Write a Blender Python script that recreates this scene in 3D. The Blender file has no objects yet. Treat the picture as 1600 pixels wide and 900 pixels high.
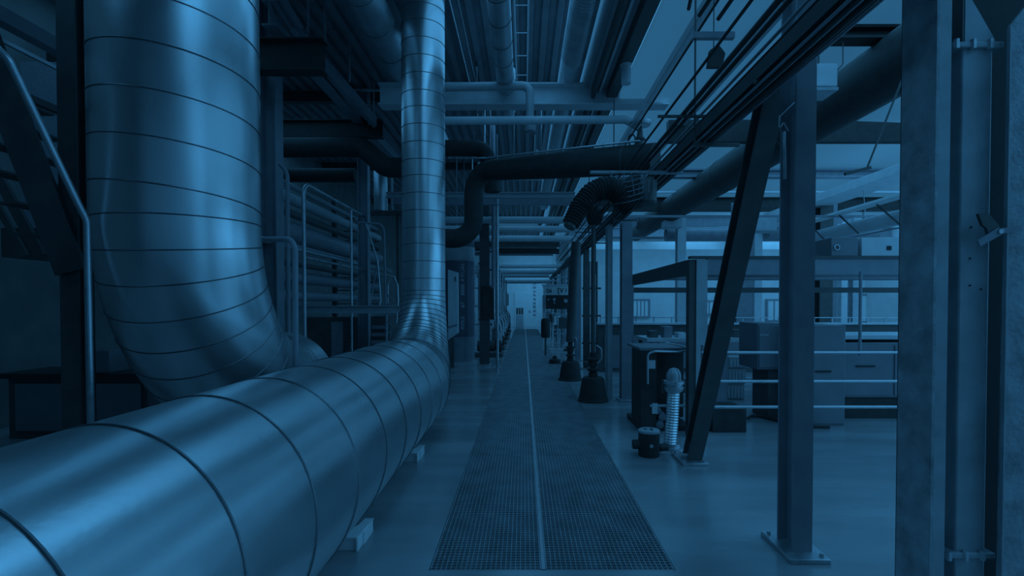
import bpy, math, random
from mathutils import Vector, Matrix
V = Vector
R = math.radians
random.seed(7)
S = bpy.context.scene
COL = S.collection

# ------------------------------------------------------------------ camera, world, lights, exposure
FOC, VPX, PPY, PITCH, EYE = 800.0, 818.0, 489.0, R(1.0), 1.6
cam_data = bpy.data.cameras.new('camera')
cam = bpy.data.objects.new('camera', cam_data)
COL.objects.link(cam)
cam.location = (0, 0, EYE)
cam.rotation_euler = (R(90) - PITCH, 0, 0)
cam_data.sensor_width = 36.0
cam_data.lens = FOC / 1600 * 36.0
cam_data.shift_x = (800 - VPX) / 1600
cam_data.shift_y = (PPY - 450) / 1600
cam_data.clip_start = 0.05
S.camera = cam
S.view_settings.view_transform = 'Standard'
S.view_settings.look = 'None'
S.view_settings.gamma = 1.0
S.view_settings.exposure = 0.0
S.view_settings.use_curve_mapping = False

BLUE = (0.092, 0.485, 1.0)          # the whole hall is bathed in one blue light
world = bpy.data.worlds.new('world')
S.world = world
world.use_nodes = True
wb = world.node_tree.nodes['Background']
wb.inputs[0].default_value = (*BLUE, 1)
wb.inputs[1].default_value = 0.6

def area(name, loc, rot, sx, sy, power, color=BLUE):
    l = bpy.data.lights.new(name, 'AREA')
    l.shape = 'RECTANGLE'; l.size = sx; l.size_y = sy
    l.energy = power; l.color = color
    o = bpy.data.objects.new(name, l)
    COL.objects.link(o)
    o.location = loc; o.rotation_euler = rot
    return o
area('hall_daylight', (9.0, 10.0, 4.96), (0, 0, 0), 13.4, 24.0, 680)
area('deck_fill', (0.0, 17.0, 6.1), (0, 0, 0), 1.9, 34.0, 150)  # added fill under the closed deck, which has no opening
area('aisle_fill', (0.25, 3.5, 5.6), (0, 0, 0), 1.4, 6.0, 22)  # added above the frame to brighten floor, grating and front duct
area('rear_fill', (1.5, -3.7, 3.0), (R(86), 0, 0), 12.0, 5.0, 13)  # unseen lamp added behind the camera to lift surfaces facing it
area('hall_back_fill', (9.0, 19.6, 4.7), (R(45), 0, 0), 13.0, 1.2, 80)  # extra lamp added to brighten the back wall of the hall
area('left_bay_fill', (-5.2, 8.0, 5.9), (0, 0, 0), 2.0, 14.0, 55)  # added lamp that lifts the dark left bay
area('side_fill', (14.5, 10.0, 3.0), (0, R(90), 0), 3.0, 20.0, 160)  # added light from the right; no window is built there
area('far_end_fill', (0.2, 32.6, 3.5), (R(66), 0, 0), 2.6, 1.6, 40)  # added lamp lighting the far door from the front

# ------------------------------------------------------------------ helpers
def at(px, py, y):
    """point of the plane Y = y that lies along the photograph's pixel (px, py)"""
    a, b = (px - VPX) / FOC, -(py - PPY) / FOC
    d = V((a, math.cos(PITCH) + b * math.sin(PITCH), -math.sin(PITCH) + b * math.cos(PITCH)))
    return V((0, 0, EYE)) + d * (y / d.y)

def frames(pts, closed=False):
    n = len(pts); T = []
    for i in range(n):
        if closed: t = pts[(i + 1) % n] - pts[i - 1]
        elif i == 0: t = pts[1] - pts[0]
        elif i == n - 1: t = pts[-1] - pts[-2]
        else: t = (pts[i + 1] - pts[i]).normalized() + (pts[i] - pts[i - 1]).normalized()
        T.append(t.normalized() if t.length > 1e-9 else V((0, 0, 1)))
    ref = V((0, 0, 1)) if abs(T[0].z) < .9 else V((1, 0, 0))
    N = [(ref - T[0] * ref.dot(T[0])).normalized()]
    for i in range(1, n):
        v = N[-1] - T[i] * N[-1].dot(T[i])
        N.append(v.normalized() if v.length > 1e-6 else N[-1])
    return T, N

def fillet(pts, r, n=6):
    pts = [V(p) for p in pts]
    out = [pts[0]]
    for i in range(1, len(pts) - 1):
        rr = r[i - 1] if isinstance(r, (list, tuple)) else r
        p = pts[i]; a = (pts[i - 1] - p); b = (pts[i + 1] - p)
        la, lb = a.length, b.length
        a.normalize(); b.normalize()
        ang = a.angle(b)
        if ang > R(176) or rr <= 0: out.append(p); continue
        d = min(rr / math.tan(ang / 2), la * (.98 if i == 1 else .49), lb * (.98 if i == len(pts) - 2 else .49))
        rr2 = d * math.tan(ang / 2)
        c = p + (a + b).normalized() * (rr2 / math.sin(ang / 2))
        s = p + a * d - c; e = p + b * d - c
        tot = s.angle(e)
        ax = s.cross(e).normalized()
        for k in range(n + 1):
            out.append(c + Matrix.Rotation(tot * k / n, 3, ax) @ s)
    out.append(pts[-1])
    return out

def resample(pts, step):
    out = [pts[0].copy()]; ss = [0.0]; s = 0
    for i in range(1, len(pts)):
        L = (pts[i] - pts[i - 1]).length
        k = max(1, int(math.ceil(L / step)))
        for j in range(1, k + 1):
            out.append(pts[i - 1].lerp(pts[i], j / k)); ss.append(s + L * j / k)
        s += L
    return out, ss

class MB:
    def __init__(self): self.v = []; self.f = []
    def add(self, vs, fs):
        o = len(self.v)
        self.v += [V(p) for p in vs]
        self.f += [tuple(i + o for i in q) for q in fs]
        return self
    def box(self, x0, x1, y0, y1, z0, z1):
        return self.add([(x, y, z) for x in (x0, x1) for y in (y0, y1) for z in (z0, z1)],
                 [(0, 1, 3, 2), (4, 6, 7, 5), (0, 4, 5, 1), (2, 3, 7, 6), (0, 2, 6, 4), (1, 5, 7, 3)])
    def bar(self, p, q, w, h, up=(0, 0, 1), off=(0, 0)):
        p, q, up = V(p), V(q), V(up)
        t = (q - p).normalized()
        u = up - t * up.dot(t)
        u = u.normalized() if u.length > 1e-5 else V((1, 0, 0))
        s = t.cross(u)
        c = s * off[0] + u * off[1]
        vs = [a + c + s * (w / 2 * i) + u * (h / 2 * j) for a in (p, q) for i in (-1, 1) for j in (-1, 1)]
        return self.add(vs, [(0, 1, 3, 2), (4, 6, 7, 5), (0, 4, 5, 1), (2, 3, 7, 6), (0, 2, 6, 4), (1, 5, 7, 3)])
    def hbeam(self, p, q, w, h, tf=.014, tw=.01, up=(0, 0, 1)):
        self.bar(p, q, w, tf, up, (0, h / 2 - tf / 2)); self.bar(p, q, w, tf, up, (0, -h / 2 + tf / 2))
        return self.bar(p, q, tw, h - 2 * tf, up)
    def tube(self, pts, r, n=12, caps=True, closed=False):
        pts = [V(p) for p in pts]; m = len(pts)
        T, N = frames(pts, closed); vs = []
        for i in range(m):
            B = T[i].cross(N[i]); rr = r[i] if isinstance(r, (list, tuple)) else r
            vs += [pts[i] + (N[i] * math.cos(2 * math.pi * k / n) + B * math.sin(2 * math.pi * k / n)) * rr for k in range(n)]
        fs = [(i * n + k, i * n + (k + 1) % n, ((i + 1) % m) * n + (k + 1) % n, ((i + 1) % m) * n + k)
              for i in range(m if closed else m - 1) for k in range(n)]
        if caps and not closed: fs += [tuple(range(n))[::-1], tuple(range((m - 1) * n, m * n))]
        return self.add(vs, fs)
    def cyl(self, p, q, r, n=16, r2=None): return self.tube([p, q], [r, r if r2 is None else r2], n)
    def ring(self, c, axis, R_, r, n=32, m=8):
        axis = V(axis).normalized(); ref = V((0, 0, 1)) if abs(axis.z) < .9 else V((1, 0, 0))
        a = axis.cross(ref).normalized(); b = axis.cross(a)
        return self.tube([V(c) + (a * math.cos(2 * math.pi * k / n) + b * math.sin(2 * math.pi * k / n)) * R_ for k in range(n)], r, m, closed=True)
    def lathe(self, c, prof, n=24, axis=(0, 0, 1)):
        axis = V(axis).normalized(); ref = V((1, 0, 0)) if abs(axis.x) < .9 else V((0, 1, 0))
        a = (ref - axis * ref.dot(axis)).normalized(); b = axis.cross(a); c = V(c); m = len(prof)
        vs = [c + axis * z + (a * math.cos(2 * math.pi * k / n) + b * math.sin(2 * math.pi * k / n)) * max(r, 1e-4) for r, z in prof for k in range(n)]
        fs = [(i * n + k, i * n + (k + 1) % n, (i + 1) * n + (k + 1) % n, (i + 1) * n + k) for i in range(m - 1) for k in range(n)]
        fs += [tuple(range(n))[::-1], tuple(range((m - 1) * n, m * n))]
        return self.add(vs, fs)
    def prism(self, poly, ext):
        n = len(poly); ext = V(ext)
        vs = [V(p) for p in poly] + [V(p) + ext for p in poly]
        return self.add(vs, [tuple(range(n))[::-1], tuple(range(n, 2 * n))] + [(k, (k + 1) % n, n + (k + 1) % n, n + k) for k in range(n)])
    def sphere(self, c, r, n=16, m=9, z0=-1.0):
        prof = []
        for i in range(m + 1):
            a = math.asin(z0) + (math.pi / 2 - math.asin(z0)) * i / m
            prof.append((r * math.cos(a), r * math.sin(a)))
        return self.lathe(c, prof, n)
    def build(self, name, mat, parent=None, base=None, bevel=0, ang=35):
        o0 = ORG.get(parent.name, V()) if parent else (V(base) if base is not None else self.base())
        me = bpy.data.meshes.new(name)
        me.from_pydata([tuple(p - o0) for p in self.v], [], self.f)
        import bmesh
        b = bmesh.new(); b.from_mesh(me); bmesh.ops.recalc_face_normals(b, faces=b.faces); b.to_mesh(me); b.free()
        me.polygons.foreach_set('use_smooth', [True] * len(me.polygons))
        me.set_sharp_from_angle(angle=R(ang))
        me.materials.append(mat)
        o = bpy.data.objects.new(name, me); COL.objects.link(o)
        if parent: o.parent = parent
        else: o.location = o0
        ORG[o.name] = o0
        if bevel:
            md = o.modifiers.new('bevel', 'BEVEL'); md.width = bevel; md.segments = 2; md.limit_method = 'ANGLE'; md.angle_limit = R(50)
        return o
    def base(self):
        xs = [p.x for p in self.v]; ys = [p.y for p in self.v]; zs = [p.z for p in self.v]
        return V(((min(xs) + max(xs)) / 2, (min(ys) + max(ys)) / 2, min(zs)))
ORG = {}

def tag(o, label, cat, group=None, kind=None):
    o['label'] = label; o['category'] = cat
    if group: o['group'] = group
    if kind: o['kind'] = kind
    return o
def thing(name, loc, label, cat, group=None):
    o = bpy.data.objects.new(name, None); COL.objects.link(o)
    o.location = V(loc); o.empty_display_size = .2
    ORG[o.name] = V(loc)
    return tag(o, label, cat, group)
def struct(name, mb, mat, label=None, bevel=0):
    o = mb.build(name, mat, bevel=bevel); o['kind'] = 'structure'
    if label: o['label'] = label
    return o
def copy_tree(o, delta, label=None):
    c = o.copy(); COL.objects.link(c); c.location = o.location + V(delta); ORG[c.name] = ORG[o.name] + V(delta)
    if label: c['label'] = label
    for ch in list(o.children):
        d = ch.copy(); COL.objects.link(d); d.parent = c
        for g in list(ch.children):
            e = g.copy(); COL.objects.link(e); e.parent = d
    return c
ORD = ['first', 'second', 'third', 'fourth', 'fifth', 'sixth', 'seventh', 'eighth', 'ninth', 'tenth', 'eleventh', 'twelfth', 'thirteenth', 'fourteenth']

# ------------------------------------------------------------------ materials
def mat(name, col, rough=.5, metal=0.0, var=.15, scale=6.0, bump=0.0, bscale=60.0, stretch=None, rvar=.08, spec=.5, emit=0.0, coat=0.0):
    m = bpy.data.materials.new(name); m.use_nodes = True
    nt = m.node_tree; N = nt.nodes; L = nt.links
    p = N['Principled BSDF']
    p.inputs['Metallic'].default_value = metal
    p.inputs['Roughness'].default_value = rough
    p.inputs['Specular IOR Level'].default_value = spec
    if coat: p.inputs['Coat Weight'].default_value = coat; p.inputs['Coat Roughness'].default_value = .12
    tc = N.new('ShaderNodeTexCoord'); mp = N.new('ShaderNodeMapping')
    L.new(tc.outputs['Object'], mp.inputs[0])
    if stretch: mp.inputs['Scale'].default_value = stretch
    no = N.new('ShaderNodeTexNoise'); no.inputs['Scale'].default_value = scale; no.inputs['Detail'].default_value = 6
    L.new(mp.outputs[0], no.inputs['Vector'])
    cr = N.new('ShaderNodeMix'); cr.data_type = 'RGBA'
    cr.inputs[6].default_value = (*[c * (1 - var) for c in col], 1)
    cr.inputs[7].default_value = (*[min(1, c * (1 + var)) for c in col], 1)
    mr0 = N.new('ShaderNodeMapRange'); mr0.inputs[1].default_value = .3; mr0.inputs[2].default_value = .7
    L.new(no.outputs['Fac'], mr0.inputs[0]); L.new(mr0.outputs[0], cr.inputs[0])
    L.new(cr.outputs[2], p.inputs['Base Color'])
    mr = N.new('ShaderNodeMapRange'); mr.inputs[1].default_value = .3; mr.inputs[2].default_value = .7
    mr.inputs[3].default_value = max(.03, rough - rvar); mr.inputs[4].default_value = min(1, rough + rvar)
    L.new(no.outputs['Fac'], mr.inputs[0]); L.new(mr.outputs[0], p.inputs['Roughness'])
    if bump:
        n2 = N.new('ShaderNodeTexNoise'); n2.inputs['Scale'].default_value = bscale; n2.inputs['Detail'].default_value = 3
        L.new(mp.outputs[0], n2.inputs['Vector'])
        bp = N.new('ShaderNodeBump'); bp.inputs['Strength'].default_value = bump; bp.inputs['Distance'].default_value = .01
        L.new(n2.outputs['Fac'], bp.inputs['Height']); L.new(bp.outputs[0], p.inputs['Normal'])
    if emit:
        p.inputs['Emission Color'].default_value = (*BLUE, 1); p.inputs['Emission Strength'].default_value = emit
    return m
M = {}
M['galv'] = mat('galvanised_duct_sheet', (0.8, 0.81, 0.82), .30, .92, .06, 2.0, .05, 40, rvar=.035)
M['seam'] = mat('duct_seam_steel', (.22, .22, .23), .4, .9, .1)
M['duct'] = mat('duct_sheet_matt', (0.62, 0.64, 0.66), .42, .8, .12, 4)
M['steel'] = mat('blue_grey_painted_steel', (0.33, 0.32, 0.35), .42, .0, .12, 5)
M['dark'] = mat('dark_painted_steel', (0.12, 0.11, 0.105), .45, .0, .2, 5)
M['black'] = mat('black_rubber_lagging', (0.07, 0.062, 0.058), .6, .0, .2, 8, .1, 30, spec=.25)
M['mid'] = mat('mid_grey_paint', (0.5, 0.51, 0.53), .45, 0, .12, 5)
M['light'] = mat('light_grey_paint', (0.72, 0.73, 0.75), .45, 0, .08, 4)
M['white'] = mat('white_panel_paint', (0.88, 0.88, 0.88), .55, 0, .05, 3)
M['rail'] = mat('brushed_rail_tube', (.6, .6, .62), .32, .8, .1, 8)
M['zinc'] = mat('zinc_plated_steel', (.58, .58, .6), .38, .7, .2, 12, .1, 60)
M['conc'] = mat('weathered_zinc_plate', (0.42, 0.42, 0.44), .55, .1, .35, 9, .5, 45)
M['conclight'] = mat('light_zinc_edge', (0.44, 0.45, 0.47), .45, .1, .2, 7)
M['floor'] = mat('polished_concrete', (0.39, 0.39, 0.40), .24, 0, .22, 1.2, .02, 12, stretch=(.35, 1.6, 1), rvar=.10, spec=.55, coat=.25)
M['pit'] = mat('pit_bottom', (0.22, 0.21, 0.22), .8)
M['grate'] = mat('grating_steel', (0.6, 0.61, 0.63), .4, .5, .15, 5)
M['deck'] = mat('corrugated_deck', (0.34, 0.34, 0.36), .5, .2, .15, 3)
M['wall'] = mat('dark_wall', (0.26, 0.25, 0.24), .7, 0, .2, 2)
M['ceiling_glow'] = mat('glowing_ceiling_sheet', (.2, .2, .2), .6, 0, .06, 2, emit=.19)  # white ceiling panels; their lit brightness is put in as emission
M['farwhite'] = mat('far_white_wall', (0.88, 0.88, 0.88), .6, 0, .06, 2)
M['window'] = mat('daylit_window_pane', (.4, .4, .4), .15, 0, .04, 2, emit=.20)
M['mesh'] = mat('perforated_infill', (0.36, 0.36, 0.4), .6, .1, .3, 90)
M['tank'] = mat('tank_blue_paint', (0.15, 0.14, 0.18), .35, 0, .1, 3)
M['cab'] = mat('cabinet_grey', (0.25, 0.24, 0.26), .45, 0, .1, 3)
M['dome'] = mat('clear_dome', (.45, .46, .48), .12, 0, .1, 9)
M['ink'] = mat('sign_ink', (.04, .035, .035), .6)

# ------------------------------------------------------------------ the hall itself
f = MB()
f.box(-7, -.57, -4, 37, -.12, 0).box(.915, 17, -4, 37, -.12, 0).box(-.57, .915, -4, 3.05, -.12, 0).box(-.57, .915, 33, 37, -.12, 0)
struct('floor', f, M['floor'])
f = MB().box(-.57, .915, 3.05, 33, -.34, -.30).box(-.6, -.57, 3.02, 33.03, -.3, -.12).box(.915, .945, 3.02, 33.03, -.3, -.12).box(-.57, .915, 3.02, 3.05, -.3, -.12)
struct('floor_channel', f, M['pit'])
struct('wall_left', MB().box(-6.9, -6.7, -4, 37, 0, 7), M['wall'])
struct('wall_rear_blocker', MB().box(-6.9, -0.35, -4.2, -4, 0, 7).box(-.35, 7.5, -4.2, -4, 0, 7), M['cab'])  # unseen wall, put in and widened to darken the duct reflections
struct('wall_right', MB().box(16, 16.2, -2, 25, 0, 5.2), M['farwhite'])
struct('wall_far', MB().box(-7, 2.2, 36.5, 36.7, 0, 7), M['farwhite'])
f = MB().box(2.2, 16, 24, 24.2, 0, 5.2).box(2.1, 2.2, 24.0, 36.7, 0, 6.2)
struct('wall_back', f, M['farwhite'])
# corrugated deck over the aisle
f = MB(); x = -6.9; prof = []
while x < 1.0:
    prof += [(x, 6.2), (x + .10, 6.2), (x + .13, 6.29), (x + .21, 6.29)]; x += .24
poly = [(a, -2, b) for a, b in prof] + [(prof[-1][0], -2, 6.36), (-6.9, -2, 6.36)]
n = len(prof)
vs = [V((a, y, b)) for y in (-4, 37) for a, b in prof]
f.add(vs, [(i, i + 1, n + i + 1, n + i) for i in range(n - 1)])
f.box(-6.9, 1.1, -4, 37, 6.34, 6.40)
struct('ceiling', f, M['deck'])
# step between the aisle roof and the lower panelled roof
struct('ceiling_step', MB().box(1.02, 1.10, -2, 37, 5.25, 6.4), M['mid'])
struct('ceiling_soffit', MB().box(1.10, 1.62, -2, 37, 5.25, 5.33), M['light'])
struct('ceiling_glow_panels', MB().box(2.1, 16.2, -2, 25, 5.0, 5.12).box(1.62, 2.06, -2, 37, 5.06, 5.16), M['ceiling_glow'])  # ceiling panels given a glow of their own to look lit

# ------------------------------------------------------------------ grating walkway
def grate_panel(x0, x1, y0, y1):
    g = MB(); x = x0 + .004
    nx = int(round((x1 - x0) / .031))
    for k in range(nx + 1):
        xx = x0 + .003 + (x1 - x0 - .006) * k / nx
        g.box(xx - .0017, xx + .0017, y0, y1, -.032, -.002)
    ny = int(round((y1 - y0) / .033))
    for k in range(ny + 1):
        yy = y0 + .003 + (y1 - y0 - .006) * k / ny
        g.box(x0, x1, yy - .0022, yy + .0022, -.012, -.001)
    g.box(x0, x1, y0, y0 + .006, -.034, 0).box(x0, x1, y1 - .006, y1, -.034, 0)
    g.box(x0, x0 + .005, y0, y1, -.034, 0).box(x1 - .005, x1, y0, y1, -.034, 0)
    return g
for side, (a, b) in (('left', (-.565, .105)), ('right', (.135, .91))):
    p0 = None
    for r in range(10):
        lab = f'{side}-hand steel floor grating panel, {ORD[r]} row from the front of the walkway'
        if p0 is None:
            p0 = grate_panel(a, b, 3.055, 6.04).build('floor_grating', M['grate'])
            tag(p0, lab, 'grating', 'floor grating panels of the walkway')
        else: copy_tree(p0, (0, 2.99 * r, 0), lab)
tag(MB().box(.108, .132, 3.055, 32.9, -.06, .004).build('grating_center_strip', M['rail']), 'bright flat bar running down the middle of the grating walkway', 'strip')

# ------------------------------------------------------------------ spiral ducts
def seam_helix(mb, pts, rad, s0, s1, pitch, phase=0.0, w=.006, lift=.001):
    pts, ss = resample(pts, .02); T, N = frames(pts)
    path = []
    stepn = max(1, int(pitch / 36 / .02))
    for i in range(len(pts)):
        if ss[i] < s0 or ss[i] > s1: continue
        nn = 3
        for q in range(nn):
            if i + 1 >= len(pts): break
            t = q / nn; s = ss[i] + (ss[i + 1] - ss[i]) * t; a = -2 * math.pi * s / pitch + phase
            B = T[i].cross(N[i]); r = (rad(s) if callable(rad) else rad) + lift
            path.append(pts[i].lerp(pts[i + 1], t) + (N[i] * math.cos(a) + B * math.sin(a)) * r)
    if len(path) > 2: mb.tube(path, w, 5)
def seam_rings(mb, pts, rad, stations, w=.006, tilt=0.0):
    pts, ss = resample(pts, .02); T, N = frames(pts)
    for s in stations:
        i = min(range(len(ss)), key=lambda k: abs(ss[k] - s))
        r = (rad(s) if callable(rad) else rad) + .001
        B = T[i].cross(N[i]); ax = (T[i] + B * tilt).normalized()
        a = N[i]; b = ax.cross(a).normalized()
        m = 48
        mb.tube([pts[i] + (a * math.cos(2 * math.pi * k / m) + b * math.sin(2 * math.pi * k / m)) * r for k in range(m)], w, 5, closed=True)
def path_len(pts): return sum((pts[i + 1] - pts[i]).length for i in range(len(pts) - 1))

# near duct on the floor that turns up into the riser
X0, RA, RB = -1.427, .552, .305
base = fillet([(X0, -2.2, .636), (X0, 7.34, .636), (X0, 7.34, 6.15)], 1.2, 26)
pts, ss = resample(base, .06)
S1 = 7.34 - 1.2 + 2.2; SB = math.pi / 2 * 1.2
def rad_front(s):
    t = min(1, max(0, (s - S1 + .35) / (SB + .35)))
    t = t * t * (3 - 2 * t)
    return RA + (RB - RA) * t
t_ = thing('spiral_duct', (X0, 4, 0), 'silver spiral duct lying along the floor on the left and turning up into a riser', 'duct')
MB().tube(pts, [rad_front(s) for s in ss], 72).build('duct_shell', M['galv'], t_)
sm = MB()
seam_helix(sm, base, rad_front, 0, S1 - .1, .55, 1.0, .0055)
seam_rings(sm, base, rad_front, [S1 - .1 + k * .088 for k in range(int((SB + .2) / .088))], .0045)
Ltot = path_len(base)
seam_rings(sm, base, rad_front, [S1 + SB + .12 + k * .235 for k in range(18)], .005)
sm.build('seam', M['seam'], t_)
# saddles that carry it
def saddle(y):
    g = MB(); z = .085
    g.prism([(-1.30, y, z), (-1.075, y, z), (-1.055, y + .30, z), (-1.115, y + .30, z), (-1.125, y + .2, z), (-1.155, y + .14, z), (-1.30, y + .12, z)], (0, 0, .008))
    g.box(-1.083, -1.072, y, y + .1, 0, z).box(-1.072, -1.06, y + .1, y + .30, 0, z)
    g.box(-1.78, -1.09, y + .02, y + .10, 0, z - .002)
    return g
for k, (y, lab) in enumerate(((3.28, 'small bright steel saddle bracket under the near floor duct, closest to the viewer'), (5.15, 'small steel saddle bracket under the floor duct, further along near its bend'))):
    tag(saddle(y).build('duct_saddle', M['white']), lab, 'bracket', 'saddle brackets under the floor duct')

# big duct on the left dropping from the roof
BX, BY, BR = -2.87, 4.3, .60
base = fillet([(BX, BY, 6.18), (BX, BY, .66), (BX, 6.15, .66)], 1.65, 30)
pts, ss = resample(base, .06)
t_ = thing('large_spiral_duct', (BX, BY, 0), 'very wide silver spiral duct coming down on the left and bending behind the floor duct', 'duct')
MB().tube(pts, BR, 84).build('duct_shell', M['galv'], t_)
sm = MB()
S1 = 6.2 - .66 - 1.65; SB = math.pi / 2 * 1.65
seam_helix(sm, base, BR, 0, S1, .34, .6, .006)
seam_rings(sm, base, BR, [S1 + .02 + k * .20 for k in range(int(SB / .20) + 1)], .006)
sm.build('seam', M['seam'], t_)
for k, (y, z) in enumerate(((5.75, .06), (6.0, .06))):
    tag(MB().box(BX - .4, BX + .4, y, y + .08, 0, .055).build('duct_cradle', M['dark']), f'low dark cradle under the wide left duct, {["nearer", "further"][k]} one', 'bracket')

# overhead round ducts running down the aisle
def overhead(name, lab, x, z, r, y0, y1, pitch, m, n=40, wall=0, end=None):
    p = [V((x, y0, z)), V((x, y1, z))]
    if end: p = fillet(p + [V(e) for e in end], r * 1.6, 8)
    t = thing(name, (x, y0, z - r), lab, 'duct')
    q, _ = resample(p, .2)
    MB().tube(q, r, n).build('duct_shell', m, t)
    s = MB(); L = path_len(p); k = pitch / 2; st = []
    while k < L: st.append(k); k += pitch
    for q_ in st: s = MB(); seam_rings(s, p, r, [q_], .006, .12); s.build('seam', M['seam'], t)
    return t
overhead('ceiling_duct', 'silver overhead duct sloping away above the left gantry, cut off by the riser', -2.02, 5.5, .23, 3.0, 12.5, .75, M['duct'])
overhead('ceiling_duct', 'silver overhead duct hanging over the middle of the walkway and ending behind the cross beam', -.30, 5.25, .145, 3.0, 9.9, .55, M['duct'], end=[(-.30, 9.9, 6.2)])
fx = thing('ribbed_ceiling_duct', (.78, 3, 5.2), 'ribbed silver overhead duct just right of the corrugated roof strip', 'duct')
q, sx = resample([V((.78, 3, 5.45)), V((.78, 12, 5.45))], .012)
MB().tube([p for p in q if p.y < 8], [.185 + .008 * math.sin(s * 2 * math.pi / .07) for p, s in zip(q, sx) if p.y < 8], 36).build('ribbed_hose', M['duct'], fx)
MB().tube([V((.78, 8, 5.45)), V((.78, 20, 5.45))], .19, 36).build('plain_pipe', M['duct'], fx)

# wide black duct across the right-hand roof
t_ = thing('black_roof_duct', (4.6, 2, 4.1), 'wide dark round duct rising toward the viewer under the right-hand roof', 'duct')
MB().tube(resample([V((4.6, 2.6, 4.55)), V((4.6, 21, 4.55))], .5)[0], .37, 40).build('duct_shell', M['black'], t_)
for y in (5.7, 8.7, 11.7, 14.7):
    s = MB(); seam_rings(s, [V((4.6, 2.6, 4.55)), V((4.6, 21, 4.55))], .37, [y - 2.6], .012); s.build('hanger_band', M['dark'], t_)
    MB().cyl((4.6, y, 4.9), (4.6, y, 5.0), .012, 8).build('hanger_rod', M['dark'], t_)

# ------------------------------------------------------------------ steel columns
def hcol(name, x, y, z1, w, h, lab, m, plate=None, axis='x', cat='column', bolts=True, group=None, z0=.0):
    t = thing(name, (x, y, z0), lab, cat, group)
    zb = z0 + (.03 if plate else 0)
    MB().hbeam((x, y, zb), (x, y, z1), w, h, .016, .012, (0, 1, 0) if axis == 'y' else (1, 0, 0)).build('shaft', m, t)
    if plate:
        pw, pd = plate
        MB().box(x - pw / 2, x + pw / 2, y - pd / 2, y + pd / 2, z0, z0 + .03).build('base_plate', M['zinc'], t, bevel=.004)
        if bolts:
            for sx_ in (-1, 1):
                for sy_ in (-1, 1):
                    MB().cyl((x + sx_ * (pw / 2 - .035), y + sy_ * (pd / 2 - .045), z0 + .03), (x + sx_ * (pw / 2 - .035), y + sy_ * (pd / 2 - .045), z0 + .05), .014, 6).build('bolt', M['zinc'], t)
    return t
hcol('steel_column', 1.765, 3.315, 5.25, .125, .20, 'tall dark H-section column in the right foreground standing on a bright base plate', M['steel'], (.25, .40), 'y')
hcol('steel_column', 1.70, 8.5, 2.96, .17, .20, 'shorter H-section column carrying the cable tray, behind the floor drum', M['steel'], (.26, .34), 'y')
# brace
t_ = thing('diagonal_brace', (1.70, 5.22, 0), 'dark diagonal brace leaning toward the foreground column, footed on a bright plate', 'brace')
MB().hbeam((1.72, 5.20, .03), (1.72, 3.53, 3.15), .15, .15, .014, .012, (0, 1, .5)).build('shaft', M['dark'], t_)
MB().box(1.57, 1.83, 5.02, 5.42, 0, .03).build('base_plate', M['zinc'], t_, bevel=.004)
MB().prism([(1.69, 5.30, .03), (1.69, 5.30, .14), (1.69, 5.12, .22), (1.69, 5.12, .03)], (.014, 0, 0)).build('gusset_plate', M['zinc'], t_)
for a in (1.60, 1.80):
    for b in (5.07, 5.37): MB().cyl((a, b, .03), (a, b, .05), .014, 6).build('bolt', M['zinc'], t_)
# left-hand row
hcol('gantry_column', -3.83, 4.4, 6.2, .16, .16, 'dark steel column at the far left, partly behind the stair handrail', M['dark'], (.3, .3), 'y')
hcol('gantry_column', -3.82, 7.8, 6.2, .24, .25, 'steel column right beside the wide left duct', M['steel'], (.3, .3), 'x')
hcol('gantry_column', -3.42, 11.0, 6.2, .17, .22, 'steel column behind the stacked pipes on the left gantry', M['steel'], (.3, .3), 'x')
hcol('gantry_column', -3.42, 15.5, 6.2, .2, .22, 'steel column in the shadows behind the riser', M['steel'], (.3, .3), 'x')
t_ = hcol('aisle_column', -1.02, 13.4, 4.35, .24, .24, 'dark steel column beside the blue tank with a black box fixed to it', M['dark'], (.34, .36), 'y')
MB().box(-1.07, -.76, 13.20, 13.28, 1.20, 2.05).build('control_box', M['black'], t_, bevel=.01)
for k, (y, lab) in enumerate(((18.5, 'dark steel column on the left of the aisle beyond the blue tank'), (23.5, 'thin dark column on the left of the aisle near the far wall'))):
    hcol('aisle_column', -1.25, y, 4.6, .2, .2, lab, M['steel'], (.3, .3), 'y', bolts=False)

# ------------------------------------------------------------------ beams
def beam(name, p, q, w, h, m, lab, up=(0, 0, 1), base=None):
    return tag(MB().hbeam(p, q, w, h, .02, .016, up).build(name, m, base=V(p)), lab, 'beam')
mb = thing('main_cross_beam', (0, 8.7, 4.95), 'big pale I-beam crossing the aisle overhead in front of the roof deck', 'beam')
MB().hbeam((-2.42, 8.7, 5.10), (2.42, 8.7, 5.10), .28, .36, .024, .018).build('beam_body', M['light'], mb)

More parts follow.
